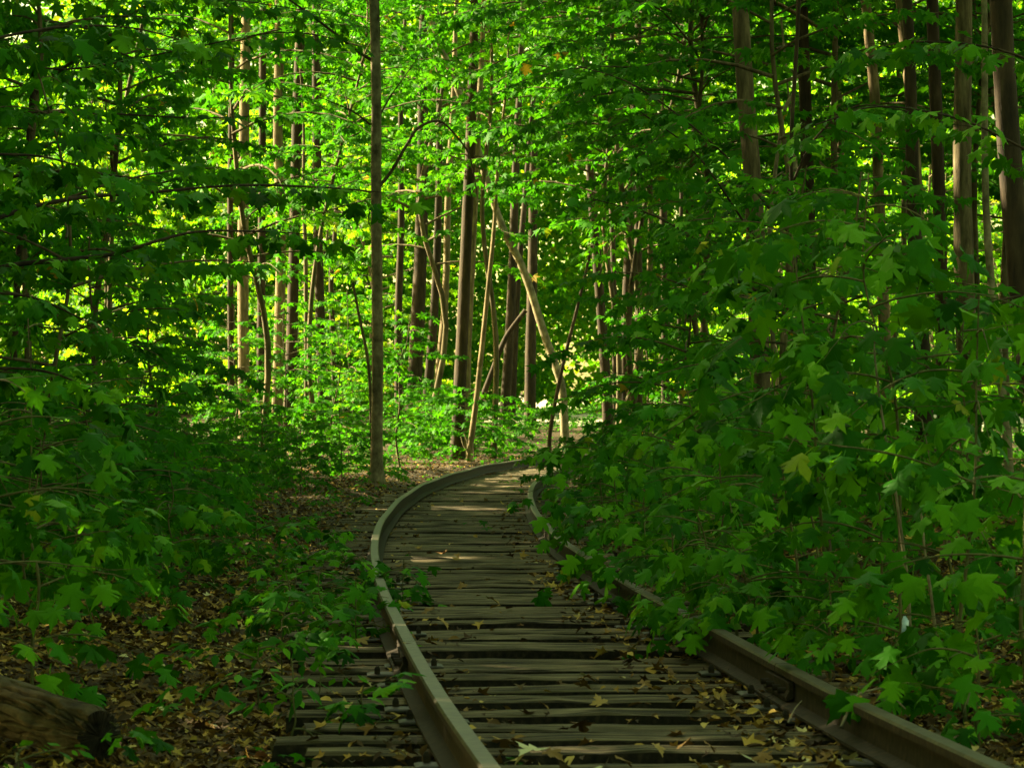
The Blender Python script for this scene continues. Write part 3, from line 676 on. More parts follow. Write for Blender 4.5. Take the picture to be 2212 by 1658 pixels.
sapling(1425, 20.2, .75, .55, 11, 'wide maple seedling swallowing the middle of the hidden rail', 519, group=RB, leaf=.10, h0=.2, lean=(-.1, 0))
sapling(1352, 23.5, .80, .50, 11, 'dense maple seedling at the far part of the hidden rail', 535, group=RB, leaf=.10, h0=.15, lean=(-.1, 0))
sapling(1640, 15.9, .60, .45, 9, 'maple seedling with bright tips where the rail comes out again', 536, group=RB, leaf=.105, h0=.25, lean=(-.12, 0))
# left side
LB = 'maple saplings at the left edge of the litter'
sapling(70, 14.2, 1.30, .62, 13, 'dark broad maple sapling above the fallen log', 520, group=LB, leaf=.102, h0=.15)
sapling(-40, 12.8, 1.5, .55, 11, 'tall dark sapling cut by the left edge above the log', 521, group=LB, leaf=.10, h0=.2)
sapling(170, 18.0, .90, .55, 11, 'low wide maple sapling right of the broad dark one', 522, group=LB, leaf=.11, h0=.15)
sapling(70, 19.5, 1.9, .75, 13, 'large leafy sapling standing behind the broad dark one', 523, group=LB, leaf=.10, h0=.15)
sapling(370, 22.0, .85, .60, 10, 'low maple sapling at the far rim of the leaf litter', 524, group=LB, leaf=.10, h0=.12)
WG = 'weeds growing over the outer sleeper ends'
for i, (px, y, h, rad, nb, kd, lb) in enumerate([
    (612, 15.3, .42, .26, 8, 'maple', 'upright maple weed beside the sleeper ends, tallest of the row'),
    (560, 14.2, .22, .22, 6, 'ovate', 'low oval-leaved weed on the litter left of the tallest weed'),
    (690, 17.5, .34, .26, 7, 'maple', 'leafy weed leaning to the left rail'),
    (640, 19.5, .30, .30, 7, 'maple', 'spreading weed behind the tallest weed'),
    (770, 17.0, .36, .20, 6, 'maple', 'dark weed tight against the left rail'),
    (740, 20.5, .34, .30, 8, 'maple', 'wide weed covering the rail before the bend'),
    (868, 20.2, .30, .22, 6, 'maple', 'bright weed poking over the inner side of the left rail'),
    (690, 13.2, .20, .16, 4, 'ovate', 'small weed rising between outer sleeper ends'),
    (780, 12.6, .20, .15, 4, 'maple', 'small weed near the dark tie plates'),
    (630, 12.2, .30, .12, 4, 'ovate', 'thin pale-stemmed weed at the sleeper ends'),
    (560, 22.5, .45, .32, 8, 'maple', 'leafy weed clump at the far end of the litter'),
    (690, 25.5, .40, .35, 8, 'maple', 'low leafy clump left of the tightening rail'),
    (225, 11.6, .16, .10, 3, 'maple', 'single small seedling beside the end of the log')]):
    sapling(px, y, h * 1.3, rad * 1.05, nb, lb, 540 + i, kind=kd, name='weed', cat='weed', group=WG, leaf=.088 if kd == 'maple' else .065, node=.065, twig_step=.10, twig_len=.16, h0=.3, stem_r=.005, droop=.5, start=.35)
for i, (px, y, h, kd, lb) in enumerate([
    (955, 14.5, .07, 'maple', 'bright three-leaved maple seedling inside the left rail'),
    (985, 13.6, .05, 'maple', 'flat maple seedling just nearer than the three-leaved one'),
    (1062, 11.2, .09, 'ovate', 'compound-leaved seedling lying over the sleepers'),
    (1085, 52.0, .16, 'maple', 'small seedling growing against the curved rail in the distance'),
    (40, 11.0, .14, 'ovate', 'round-leaved sprig in front of the log')]):
    sapling(px, y, h, .13, 4, lb, 570 + i, kind=kd, name='seedling', cat='seedling', leaf=.075 if kd == 'maple' else .055, node=.05, twig_step=.08, twig_len=.08, h0=.6, stem_r=.003, droop=.3, start=.5)

# boughs reaching in at the upper left and right
bough_tree(-190, 21, [[(-190, 640, 0), (0, 578, 0), (130, 562, .1), (250, 548, .2), (340, 520, .2), (430, 500, .3), (560, 500, .4), (660, 505, .5)],
                      [(-190, 560, 0), (0, 470, .3), (150, 430, .5), (330, 415, .8), (520, 400, .9), (700, 405, 1.0), (820, 415, 1.0)],
                      [(-190, 480, 0), (-40, 400, -.4), (120, 370, -.6), (300, 385, -.6)]],
           'dark maple reaching in from the left with its long bare bough', 601, w_b=13)
bough_tree(-260, 19, [[(-260, 200, 0), (-60, 100, .2), (120, 60, .4), (280, 60, .5), (400, 90, .6)], [(-260, 300, 0), (-60, 330, .3), (100, 340, .4), (260, 390, .5)],
                      [(-260, 700, 0), (-100, 640, -.3), (60, 640, -.4), (180, 690, -.4)], [(-260, 840, 0), (-60, 800, -.3), (90, 800, -.3), (200, 840, -.2)]],
           'dark big-leaved maple filling the top left corner of the photo', 602, leaf=.13, w_b=9)
bough_tree(-330, 29, [[(-330, 260, 0), (-60, 130, .2), (140, 150, .4), (380, 110, .5), (600, 70, .7), (760, 90, .8)], [(-330, 320, 0), (-60, 250, .3), (200, 245, .5), (420, 255, .6), (560, 250, .7)],
                      [(-330, 100, 0), (0, -20, 0), (250, -10, .3), (500, 0, .5), (700, 30, .6)], [(-330, 700, 0), (0, 700, -.2), (150, 715, -.2), (300, 740, -.2)]],
           'maple with flat dark sprays layered across the upper left leaves', 603, leaf=.12, w_b=7)
bough_tree(2420, 20, [[(2420, 420, 0), (2230, 330, -.2), (2080, 260, -.3), (1900, 230, -.4), (1760, 270, -.5)], [(2420, 250, 0), (2200, 120, .2), (2000, 90, .3), (1850, 110, .4)],
                      [(2420, 700, 0), (2250, 640, -.2), (2120, 660, -.3), (1980, 720, -.3)]],
           'dark maple reaching in from the right over the patched trunks', 604, leaf=.12, w_b=7)
bough_tree(1720, 27, [[(1700, 700, 0), (1560, 560, -.2), (1420, 470, -.3), (1280, 430, -.4)], [(1700, 620, 0), (1600, 470, .2), (1500, 330, .3), (1380, 240, .4)],
                      [(1700, 500, 0), (1560, 330, .1), (1380, 190, .2), (1240, 140, .3)], [(1700, 700, 0), (1620, 620, -.3), (1500, 640, -.4), (1380, 700, -.4)],
                      [(1700, 420, 0), (1760, 300, -.1), (1850, 230, -.2), (1960, 240, -.2)]],
           'maple with fine dark branches sweeping over the middle of the woods', 605, leaf=.12, w_b=6, r0=14)

# single things seen among the leaves
o = bpy.data.objects.new('hanging_leaf', LM['yellow'][0]); C.objects.link(o); o.location = at(1140, 128, 30); o.rotation_euler = (math.radians(-80), .2, .3); o.scale = (.11,) * 3
tag(o, 'single yellow leaf hanging high among the green branches', 'leaf')

# ---- understory and forest beyond
def P2(kind, px, y, label, **k): return plant(kind, (px - CX) * y / F_PX, y, label, **k)
for i, (kd, px, y, sc, lb) in enumerate([
    ('mid0', 1520, 46, 1.35, 'leafy maple filling the upper middle right of the tall pale trunk'),
    ('mid1', 1850, 42, 1.3, 'dark leafy maple behind the sun-patched trunks'),
    ('mid2', 1330, 54, 1.35, 'mid-green maple above the shaded trunk group'),
    ('mid3', 2180, 44, 1.3, 'dark leafy maple in the upper right corner'),
    ('mid1', 905, 76, 1.6, 'bright maple crown behind the arch of the tall pale trunk'),
    ('cap0', 1065, 68, 1.15, 'maple whose crown closes over the bend right of the tall pale trunk'),
    ('cap1', 1300, 55, 1.05, 'maple whose crown hangs over the pale crooked tree'),
    ('cap2', 1400, 50, 1.0, 'dark maple crown above the shaded trunk group'),
    ('cap1', 1580, 45, .9, 'dark maple crown left of the big rough trunk'),
    ('cap0', 1330, 64, 1.05, 'maple crown with sunlit yellow fringe over the shaded trunk group'),
    ('cap2', 690, 63, .95, 'bright maple crown between the trunk row and the tall pale trunk'),
    ('cap1', 1850, 47, .95, 'dark maple crown roofing the sun-patched trunks'),
    ('cap0', 2110, 43, .9, 'dark maple crown over the broad pale brown trunk'),
    ('mid3', 560, 60, 1.4, 'sunlit maple left of the tall pale trunk'),
    ('mid2', 250, 46, 1.2, 'maple with layered sprays around the leaning grey tree'),
    ('mid0', 60, 37, 1.0, 'shaded maple around the forked tree'),
    ('mid0', 1700, 30, .85, 'shaded maple in front of the big rough trunk'),
    ('low0', 1680, 26, 1.1, 'dark understory maple over the hidden rail'),
    ('low1', 1820, 22, 1.0, 'dark understory maple behind the bright saplings'),
    ('low2', 1480, 31, 1.05, 'dark understory maple at the edge of the opening'),
    ('low1', 1490, 41, 1.1, 'understory maple hiding the base of the shaded trunks'),
    ('low2', 1600, 38, 1.2, 'understory maple beneath the big rough trunk'),
    ('low0', 1400, 52, 1.0, 'understory maple beside the pale crooked tree'),
    ('low3', 60, 25, 1.15, 'dark understory maple at the left edge of the woods'),
    ('low4', 210, 29, 1.1, 'dark understory maple below the long bare bough'),
    ('low0', 350, 34, 1.0, 'understory maple at the near side of the left opening'),
    ('low4', 620, 62, 1.0, 'light green sapling before the foot of the bowed trunk'),
    ('low3', 700, 60, .9, 'light green sapling between the bowed and the tall pale trunk'),
    ('low1', 870, 57, .95, 'light green maple sapling right of the tall pale trunk'),
    ('low0', 770, 66, 1.15, 'yellowish sapling behind the tall pale trunk'),
    ('low2', 520, 62, 1.0, 'yellowish sapling before the sunlit column trunk')]):
    P2(kd, px, y, lb, scale=sc)
# low bushes
BL = [('left of the track beyond the litter', -1), ('right of the track under the saplings', 1)]
rb = random.Random(5)
for side, n, y0, y1 in ((-1, 34, 21, 58), (1, 16, 22, 56)):
    for i in range(n):
        y = y0 + (y1 - y0) * (i + rb.random()) / n
        tx = float(np.interp(y, TC[:, 1], TC[:, 0])); lim = -y * .158
        x = tx + side * (1.75 + rb.random() ** 1.3 * (3.6 if side < 0 else 2.4)) if side > 0 else max(lim - .3, tx - 2.3 - rb.random() * (tx - 2.3 - lim))
        plant(f'bush{i % 3}', x, y, 'low leafy maple bush in the shaded undergrowth ' + ('left of the track' if side < 0 else 'right of the track'), cat='bush', name='maple_bush',
              group='low bushes ' + ('left' if side < 0 else 'right') + ' of the track', scale=rb.uniform(.75, 1.25))
for i in range(16):
    y = rb.uniform(64, 84); x = (rb.uniform(540, 1120) - CX) * y / F_PX
    if -1.2 < x - float(np.interp(y, TC[:, 1], TC[:, 0])) < 1.2: continue
    plant(f'bush{i % 3}', x, y, 'light green bush among the trunks beyond the bend', cat='bush', name='maple_bush', group='bushes beyond the bend', scale=rb.uniform(.9, 1.4))
for px, y, sc in ((1165, 90, 1.1), (1205, 97, 1.3), (1258, 92, 1.2), (1290, 99, 1.3), (1125, 96, 1.2)):
    sc *= .6; plant('bush1', (px - CX) * y / F_PX, y, 'small sunlit bush standing before the pale clearing', cat='bush', name='maple_bush', group='bushes before the clearing', scale=sc)
# forest beyond, sunlit
k = 0
for row, (y, n, x0, x1) in enumerate([(85, 6, -13, 14), (97, 6, -15, 17), (110, 7, -17, 19)]):
    for i in range(n):
        x = x0 + (x1 - x0) * (i + .5 + rb.uniform(-.3, .3)) / n; yy = y + rb.uniform(-3, 3); px = CX + x * F_PX / yy
        if 1080 < px < 1340 or (px < 140 and row > 0): continue
        if 840 < px < 1100 and row < 2: continue
        plant(f'sun{k % 4}', x, yy, 'sunlit leafy tree in the ' + ('yellow-green woods left of the trunks' if px < 700 else 'bright green woods behind the trunks' if px < 1340 else 'dim woods behind the sun-patched trunks'),
              group='trees ' + ('left of the trunk row' if px < 700 else 'behind the trunks' if px < 1340 else 'deep in the dim woods'), name='forest_tree', scale=rb.uniform(.95, 1.3)); k += 1
# trees added around and behind the camera to shade the foreground
for i, (x, y, kd, sc) in enumerate([(-8.4, 9, 'shadewall0', 1.25), (-7.7, 15, 'shadewall2', 1.2), (-7.9, 19, 'shadewall1', 1.2), (-9.5, 16, 'shadewall1', 1.5), (-7.6, 22, 'shadewall2', 1.3), (-11, 27, 'shadewall0', 1.6), (-9.2, 33, 'shadewall0', 1.5), (-12, 39, 'shadewall1', 1.7), (-10.6, 46, 'shadewall2', 1.5), (-13.5, 52, 'shadewall0', 1.7), (-12.0, 57, 'shadewall0', 1.2),
                                    (-14.5, 20, 'shadewall1', 1.8), (-15.5, 33, 'shadewall2', 1.8), (-17, 45, 'shadewall0', 1.9), (-6, 3, 'shadewall2', 1.3), (-19, 56, 'shadewall0', 1.9), (-9, 12, 'shadewall1', 1.4), (-8.5, 27, 'shadewall2', 1.4), (-10, 38, 'shadewall0', 1.4), (-13, 26, 'shadewall1', 1.6), (-20, 30, 'shadewall1', 2.0), (-21, 44, 'shadewall0', 2.0),
                                    (8.2, 13, 'far3', 1.2), (9.4, 23, 'far1', 1.3), (8.8, 31, 'far0', 1.5), (10, 40, 'far2', 1.6), (11.5, 50, 'shadewall1', 1.6), (13, 60, 'shadewall0', 1.7), (5.4, 4, 'shadewall2', 1.2), (-5, -7, 'shadewall0', 1.2), (4.5, -8, 'shadewall1', 1.2), (-.5, -13, 'shadewall2', 1.3), (-9, -12, 'shadewall1', 1.5), (9, -13, 'shadewall0', 1.5), (-1, -22, 'shadewall1', 1.6), (7, -22, 'shadewall2', 1.6), (-9, -22, 'shadewall0', 1.6)]):
    plant(kd, x, y, 'leafy tree added for shade ' + ('left' if x < 0 else 'right') + ' of the track', name='forest_tree', group='added shade trees ' + ('left' if x < 0 else 'right') + ' of the track', scale=sc)

for i, (x, y, zb, hk, sc) in enumerate([(-5.6, 9, 5.0, 0, 1.0), (-7.4, 34, 7.0, 0, 1.2), (-8, 40, 8, 1, 1.5), (-8.9, 45, 9, 0, 1.7), (-9.6, 51, 9.5, 1, 1.7), (-13, 50, 11, 0, 1.7), (-14, 42, 11, 1, 1.7), (-4.5, 2, 5, 2, 1.1), (7.5, 36, 7.4, 2, 1.2)]):  # tall trees added above the view to block light from overhead
    g = gz(x, y); o = empty('forest_tree', (x, y, g), 'tall bare-trunked tree added to shade the track, ' + ('left' if x < 0 else 'right') + ' side', 'tree', 'tall trees added to shade the track'); V, Q = tube(catmull([(0, 0, -.2), (.06, 0, zb * .5), (0, .05, zb), (.1, 0, zb + 6)], 5), [.16, .12, .10, .03], 9, rough=.04, flare=.5)
    link('trunk', mesh_np('trunk', V, quads=Q, mat=M_BARK, smooth=True), o); rz = R.uniform(0, 6.28)
    for nm, m_ in (('limbs', CROWN[f'shaderoof{hk % 2}'][0]), ('crown', CROWN[f'shaderoof{hk % 2}'][1])):
        c = link(nm, m_, o, (0, 0, zb)); c['kind'] = 'stuff'; c.rotation_euler = (0, 0, rz); c.scale = (sc,) * 3
        if nm == 'crown': CPL.append((c, f'shaderoof{hk % 2}'))

# far woodland that reads as one mass
def far_wood():
    rng = np.random.default_rng(77); n = 20500
    cx = rng.uniform(-30, 32, n); cy_ = rng.uniform(123, 138, n); cz = rng.uniform(.8, 19, n) 
    px = CX + cx * F_PX / cy_; py = HY - (cz - CAMZ) * F_PX / cy_
    keep = ~(((np.abs(px - 1245) < 45) & (np.abs(py - 780) < 40)) | ((np.abs(px - 1590) < 70) & (np.abs(py - 800) < 35)) | ((px < 125) & (py < 100) & (rng.random(n) < .93)) | ((px > 1110) & (px < 1310) & (py > 862)))
    keep &= fbm(cx * .35, cz * .35, 9) > -.72
    cx, cy_, cz = cx[keep], cy_[keep], cz[keep]; n = len(cx); m = 14
    P = np.stack([cx, cy_, cz], 1)[:, None, :] + rng.normal(0, 1, (n, m, 3)) * np.array([.55, .55, .28])
    P = P.reshape(-1, 3); k = len(P)
    F = rng.normal(0, 1, (k, 3)) * np.array([1, 1, .6]) + np.array([0, 0, -.6]); Nn = rng.normal(0, 1, (k, 3)) + np.array([0, -.2, .5])
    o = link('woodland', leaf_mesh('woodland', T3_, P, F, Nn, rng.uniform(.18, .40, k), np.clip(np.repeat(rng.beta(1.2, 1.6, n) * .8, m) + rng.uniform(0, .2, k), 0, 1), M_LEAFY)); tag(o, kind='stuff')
    tag(o, 'bright far woodland behind all the trunks', 'woodland')
far_wood()

# gaps in the leaves along which the sun reaches the trunks
def open_gaps(targets, rad):
    bpy.context.view_layer.update(); s_ = np.array(SUNV); T = np.array([tuple(at(*t)) for t in targets]); n_cut = 0
    for c, key in CPL:
        M = np.array(c.matrix_world); o = M[:3, 3]; w_ = o[None] + np.array([0, 0, 4.0]) - T; along = w_ @ s_
        if (np.linalg.norm(w_ - along[:, None] * s_[None], axis=1) > 7).all(): continue
        Tm, lv, lm = CLV[key]; P = lv[0] @ M[:3, :3].T + o; cut = np.zeros(len(P), bool)
        for t in T:
            q = P - t; al = q @ s_; dd = np.linalg.norm(q - al[:, None] * s_[None], axis=1); cut |= (dd < rad + .7 * lv[3]) & (al > .15)
        if cut.sum() < 8: continue
        c.data = leaf_mesh('crown', Tm, *[x[~cut] for x in lv], lm); n_cut += 1
    print('crowns opened', n_cut)
open_gaps(SUN_SPOTS, .30)

# ------------------------------------------------------------------ ground cover and leaf litter
def ground_cover():
    rng = np.random.default_rng(21); n = 15000
    y = 9 + (98 - 9) * rng.random(n) ** .8; x = rng.uniform(-.24, .24, n) * y; d = track_dist(x, y)
    dens = np.where(d < 0, np.clip((-d - 2.0) / 1.3, 0.06, 1), np.clip((d - 1.0) / .5, 0, 1)); dens = np.where(np.abs(d) < 1.35, .012, dens)
    dens = np.where((d < -1.3) & (d > -3.4) & (y < 20), .03, dens); dens = np.where((d < -1.3) & (y > 23), np.clip((-d - 1.1) / .9, .1, 1), dens); dens = np.where((y > 60) & (np.abs(d) > 1.4), .95, dens)
    dens *= np.clip(.5 + fbm(x * 1.1, y * .6, 31) * 1.6, 0, 1); keep = rng.random(n) < dens
    x, y, d = x[keep], y[keep], d[keep]; g = ground_z(x, y, d); Ps, Fs, Ns, Ss, Ts = [], [], [], [], []
    for i in range(len(x)):
        m = rng.integers(4, 9); h = rng.uniform(.08, .38); az = rng.uniform(0, 6.28, m); r = rng.uniform(.03, .16, m)
        Ps.append(np.stack([x[i] + np.cos(az) * r, y[i] + np.sin(az) * r, g[i] + h * rng.uniform(.4, 1, m)], 1))
        Fs.append(np.stack([np.cos(az), np.sin(az), rng.uniform(-.7, .1, m)], 1)); Ns.append(np.stack([rng.normal(0, .25, m), rng.normal(0, .25, m), np.ones(m)], 1))
        Ss.append(rng.uniform(.05, .105, m)); Ts.append(rng.uniform(0, .85, m))
    A = [np.concatenate(q) for q in (Ps, Fs, Ns, Ss, Ts)]; near = A[0][:, 1] < 34
    for nm, msk, T in (('ground_cover', near, T1_), ('ground_cover', ~near, T2_)):
        o = link(nm, leaf_mesh(nm, T, *[q[msk] for q in A])); tag(o, 'low green ground cover of small leaves ' + ('beside the near track' if T is T1_ else 'around the bend'), 'ground cover', kind='stuff')
ground_cover()

def litter():
    rng = np.random.default_rng(41); n = 205000
    y = 8.6 + (72 - 8.6) * rng.random(n) ** 1.9; x = rng.uniform(-.22, .22, n) * y; d = track_dist(x, y); ad = np.abs(d)
    dens = np.where(ad < .45, .10, np.where(ad < .7, .35, np.where(ad < 1.35, .8, 1.0))); dens = np.where((d < -.8) & (d > -1.32) & (y < 17), .22, dens); dens = np.where((d > .3) & (d < .72), .75, dens)
    dens *= np.clip(.75 + fbm(x * 2.2, y * 1.4, 51) * .9, .1, 1); keep = rng.random(n) < dens
    x, y, d, ad = x[keep], y[keep], d[keep], ad[keep]; k = len(x)
    z = ground_z(x, y, d) + .012 + rng.exponential(.008, k); 
    on = (ad < 1.25) & (rng.random(k) < .22); z = np.where(on, np.maximum(z, .006), z)
    az = rng.uniform(0, 6.28, k); F = np.stack([np.cos(az), np.sin(az), rng.normal(0, .28, k)], 1); Nn = np.stack([rng.normal(0, .35, k), rng.normal(0, .35, k), np.ones(k)], 1)
    sz = rng.uniform(.026, .068, k); tn = rng.random(k) ** 1.5; P = np.stack([x, y, z], 1); sel = rng.random(k) < .6
    inner = (ad < .42) & (rng.random(k) < .45)
    for T, m_, kind in ((tmpl([(0, 0), (.22, .12), (.33, .4), (.24, .72), (.03, 1.0), (-.2, .75), (-.31, .42), (-.19, .1)], .3, -.5), sel & ~inner, 'small'), (tmpl(O1, .3, -.5), ~sel & ~inner, 'lobed')):
        o = link('leaf_litter', leaf_mesh('leaf_litter', T, P[m_], F[m_], Nn[m_], sz[m_] * (1.0 if kind == 'small' else 1.15), tn[m_], M_DRY)); tag(o, 'dry brown and yellow litter of ' + ('small oval leaves' if kind == 'small' else 'lobed maple leaves') + ' covering the soil', 'leaf litter', kind='stuff')
litter()

# fallen leaves that stand out one by one
FL = [leaf_obj_mesh(O0, d, f, .2, True, M_DRY1) for d, f in ((.3, -.5), (-.3, .5), (.5, -.2))]; FP = [leaf_obj_mesh(OV, .2, .3, .05, False, M_PALE), leaf_obj_mesh(O0, .25, -.4, .2, True, M_PALE)]
def fallen(px, py, s_, label, pale=False, up=0.0, rot=None, group=None, zoff=.03, tilt=(0, 0)):
    y = 7000 * CAMZ / max(60, py - HY); 
    for _ in range(6):
        X = (px - CX) * y / F_PX; d = abs(float(track_dist(X, y)[0])); g = max(gz(X, y), .004 if d < 1.2 else -9) + zoff + up; y = F_PX * (CAMZ - g) / (py - HY)
    o = link('fallen_leaf', (FP if pale else FL)[R.randrange(len(FP if pale else FL))] if pale != 'ov' else FP[0], None, ((px - CX) * y / F_PX, y, g)); o.scale = (s_,) * 3
    o.rotation_euler = (R.uniform(-.35, .35) + tilt[0], R.uniform(-.35, .35) + tilt[1], R.uniform(0, 6.28) if rot is None else rot); return tag(o, label, 'leaf', group)
fallen(1587, 1620, .085, 'pale cream oval leaf lying on a near sleeper', pale='ov', rot=-1.5)
fallen(875, 1388, .038, 'small orange leaf resting on the rail joint', up=.14)
fallen(453, 1562, .055, 'pale green-white leaf on the litter right of the log', pale=True)
fallen(905, 1606, .085, 'large yellow-green leaf standing against the near rail foot', tilt=(-.8, 0))
fallen(1170, 1618, .10, 'curled yellow and white leaf between the nearest sleepers', pale=True)
fallen(1810, 1638, .075, 'pale leaf in the litter beside the right rail foot', pale=True)
fallen(1905, 1492, .05, 'pale grey leaf on the rail by the crooked stick')
fallen(1305, 1653, .10, 'pale green leaf at the bottom edge of the photo', pale=True)
fallen(763, 1378, .08, 'yellow leaf near the weeds by the sleeper ends')
fallen(487, 1352, .07, 'pale leaf at the far end of the open litter', pale=True)
fallen(1253, 1450, .05, 'small pale leaf near the middle of a sleeper', pale=True)
for i in range(70):
    if i < 34: px, py = R.uniform(180, 640), R.uniform(1230, 1650)
    elif i < 56: px = R.uniform(1000, 1950); py = R.uniform(1440, 1655)
    else: px, py = R.uniform(900, 1250), R.uniform(1050, 1380)
    fallen(px, py, R.uniform(.045, .085), 'brown and yellow leaf among the leaf litter ' + ('left of the track' if i < 34 else 'between the near rails' if i < 56 else 'on the further sleepers'),
           group='fallen leaves ' + ('left of the track' if i < 34 else 'between the near rails' if i < 56 else 'on the further sleepers'))

# ------------------------------------------------------------------ log, sticks, scrap
def log():
    rng = np.random.default_rng(9); A = np.array([-2.65, 12.8, .27]); B = np.array([-1.47, 11.55, .06]); n, m = 90, 190
    root = empty('fallen_log', tuple(B), 'thick fallen log with deeply ridged bark ending in the leaf litter', 'log')
    t = np.linspace(0, 1, n); th = np.linspace(0, 2*np.pi, m, endpoint=False); ax = B - A; axn = ax / np.linalg.norm(ax)
    u = unit(np.cross(axn, [0, 0, 1])); v = np.cross(u, axn)
    TT2, TH = np.meshgrid(t, th, indexing='ij'); rad = .125 - .025 * TT2
    L = np.linalg.norm(ax)
    ridg = np.abs(fbm(TH / (2*np.pi) * 20 + 1.5 * fbm(TT2 * 8, TH * 2, 62), TT2 * L * 3.2, 61, 3)); rad = rad - .034 * np.clip(1 - ridg * 5.5, 0, 1) - .010 * np.clip(.35 - ridg, 0, 1) + .010 * fbm(TT2 * 6, TH, 63)
    rad *= np.where(TT2 > .985, .93, 1)
    c = A[None, None] + TT2[..., None] * ax - np.array([B])
    V = (c + rad[..., None] * (np.cos(TH)[..., None] * u + np.sin(TH)[..., None] * v)).reshape(-1, 3)
    i = np.arange(n - 1)[:, None] * m; j = np.arange(m)[None]; k = (j + 1) % m
    Q = np.stack([i + j, i + k, i + m + k, i + m + j], -1).reshape(-1, 4)
    link('bark', mesh_np('bark', V, quads=Q, mat=M_LOG), root)
    e = V[-m:] * 1.0; cc = e.mean(0) + axn * .004; rr = [cc]; Vc = np.concatenate([e + axn * .003, (e - cc) * .55 + cc + axn * rng.uniform(-.012, .008, (m, 1)), [cc]])
    Fq = [(a_, (a_+1) % m, m + (a_+1) % m, m + a_) for a_ in range(m)]; Ft = [(m + a_, m + (a_+1) % m, 2*m) for a_ in range(m)]
    link('cut_end', mesh_np('cut_end', Vc, tris=Ft, quads=Fq, mat=M_SHADEWOOD), root)
log()
def stick(pts, y, w_, label, mat_=None, name='fallen_stick', z=None):
    P = [np.array(at(a_, b_, c_ if c_ else y)) for a_, b_, c_ in pts]; o = P[0].copy(); V, Q = tube(catmull([p - o for p in P], 5), [w_ * y / F_PX / 2, w_ * y / F_PX / 4], 6, rough=.12)
    return tag(link(name, mesh_np(name, V, quads=Q, mat=mat_ or M_BARKP, smooth=True), None, tuple(o)), label, 'stick')
stick([(1815, 1570, 11.6), (1835, 1525, 11.8), (1850, 1500, 12.0), (1880, 1490, 12.1), (1912, 1486, 12.2), (1935, 1510, 12.0), (1955, 1530, 11.9)], 12, 7, 'crooked dead stick bent over the right rail')
stick([(1700, 1560, 11.3), (1715, 1530, 11.6), (1730, 1512, 11.8)], 11.6, 4, 'short dead twig standing in the litter by the right rail')
stick([(1965, 1380, 14.2), (1958, 1250, 14.2), (1945, 1150, 14.2), (1930, 1040, 14.3), (1905, 900, 14.5), (1890, 780, 14.6), (1885, 700, 14.7)], 14.3, 9, 'pale bare forked stem rising through the saplings', M_BARKP, 'bare_stem')
stick([(2025, 1420, 14), (2010, 1290, 14), (1995, 1180, 14.1), (1985, 1050, 14.2)], 14, 8, 'grey bare stem with a scrap of plastic at its foot', M_BARKP, 'bare_stem')
stick([(1770, 1230, 17), (1750, 1110, 17), (1700, 1000, 17), (1725, 900, 17), (1752, 830, 17)], 17, 5, 'thin kinked yellowish stem before the dark understory', M_TWIG, 'bare_stem')
for i, dx in enumerate((-5, 0, 6)): pass
st_ = empty('dead_stub', tuple(at(1008, 980, 66)), 'pale broken branch stub lit between the leaning trunks at the bend', 'stub')
for pts in ([(0, 0), (2, 20), (-6, 45)], [(2, 15), (8, 35), (6, 52)], [(0, 8), (-8, 20), (-13, 38)]):
    V, Q = tube(catmull([(a_ * 66 / F_PX, 0, b_ * 66 / F_PX) for a_, b_ in pts], 3), [.02, .008], 5); link('prong', mesh_np('prong', V, quads=Q, mat=M_BARKP), st_)
V = [(0, 0, .10), (.022, .006, .07), (.016, -.01, .01), (-.014, .004, -.01), (-.02, -.006, .05), (.0, -.012, .05)]; 
pr = mesh_np('plastic_scrap', V, tris=[(0, 1, 5), (1, 2, 5), (2, 3, 5), (3, 4, 5), (4, 0, 5), (0, 4, 1), (1, 4, 2), (2, 4, 3)], mat=M_PLASTIC)
tag(link('plastic_scrap', pr, None, tuple(at(1952, 1375, 14.05))), 'small scrap of pale blue plastic caught on a bare stem', 'litter')
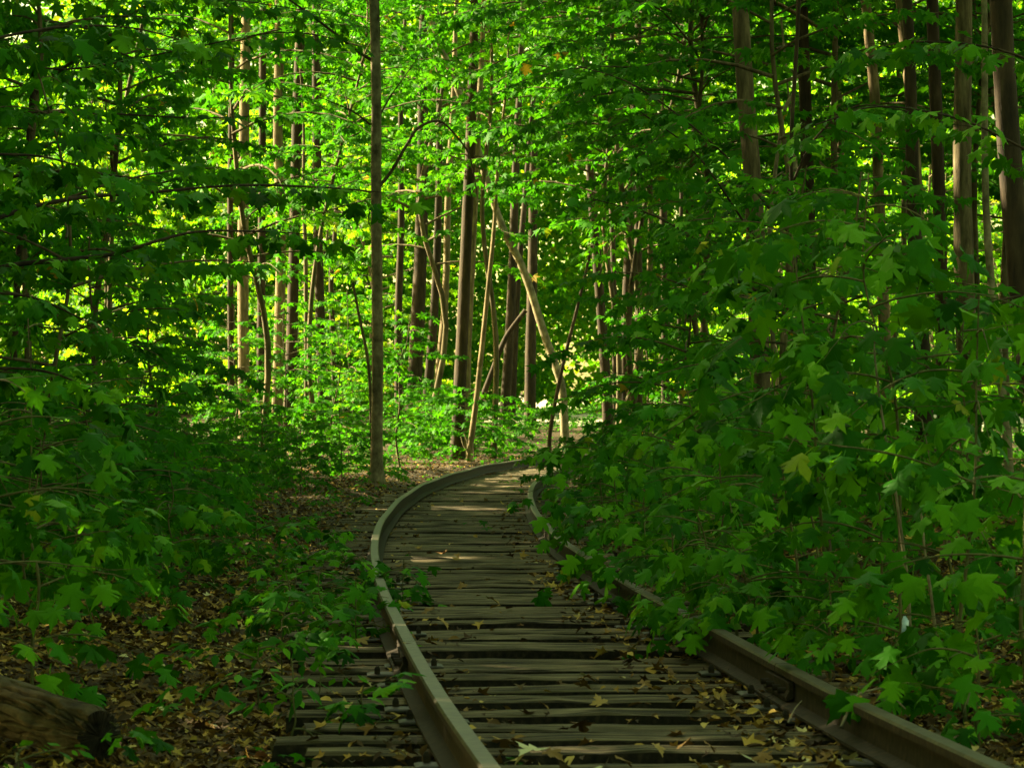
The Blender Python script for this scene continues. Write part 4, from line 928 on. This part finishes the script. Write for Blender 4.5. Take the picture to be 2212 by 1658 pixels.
open('/tmp/stat.txt', 'w').write(str((TRI[0], N_LEAF[0], len(bpy.data.objects)))); print('TRIS', TRI[0], 'leaf objects', N_LEAF[0], 'objects', len(bpy.data.objects))

# ---- a label of its own for every bush and tree that carries a shared one
MARKS = [(40, 900, 'forked young tree'), (200, 900, 'long bare bough'), (527, 880, 'sunlit column trunk'), (600, 890, 'bowed brown trunk'), (690, 950, 'dark tall trunk'), (812, 1000, 'tall pale grey trunk'), (893, 960, 'broad dark trunk'),
         (985, 980, 'thick leaning trunk'), (1095, 935, 'dark twin trunks'), (1220, 960, 'pale crooked tree'), (1350, 900, 'shaded trunk group'), (1437, 850, 'trunk standing apart'), (1640, 950, 'big rough trunk'), (1900, 900, 'sun-patched trunks'), (2170, 900, 'furrowed trunk')]
def own_labels(group, noun):
    seen = {}
    for o in [o for o in C.objects if o.parent is None and o.get('group') == group]:
        px = CX + o.location.x * F_PX / o.location.y; m = min(MARKS, key=lambda q: abs(q[0] - px)); dx = px - m[0]
        key = (m[2], 'in line with' if abs(dx) < 22 else 'to the left of' if dx < 0 else 'to the right of'); seen.setdefault(key, []).append(o)
    for (mark, rel), L in seen.items():
        L.sort(key=lambda o: o.location.y)
        names = [''] if len(L) == 1 else ['nearer ', 'farther '] if len(L) == 2 else ['nearest ', 'middle ', 'farthest '] if len(L) == 3 else ['nearest '] + [w_ + ' nearest ' for w_ in ('second', 'third', 'fourth', 'fifth', 'sixth', 'seventh', 'eighth', 'ninth', 'tenth', 'eleventh', 'twelfth', 'thirteenth', 'fourteenth')[:len(L) - 2]] + ['farthest ']
        for o, nm in zip(L, names): o['label'] = nm + noun + ' ' + rel.replace('to the ', '') + ' the ' + mark
own_labels('low bushes left of the track', 'low shaded bush on the litter side')
own_labels('low bushes right of the track', 'low shaded bush on the bank side')
own_labels('bushes beyond the bend', 'light green bush beyond the bend')
own_labels('bushes before the clearing', 'small sunlit bush before the clearing')
for g_ in ('left of the trunk row', 'behind the trunks', 'deep in the dim woods'): own_labels('trees ' + g_, 'leafy tree in the sunlit distance')
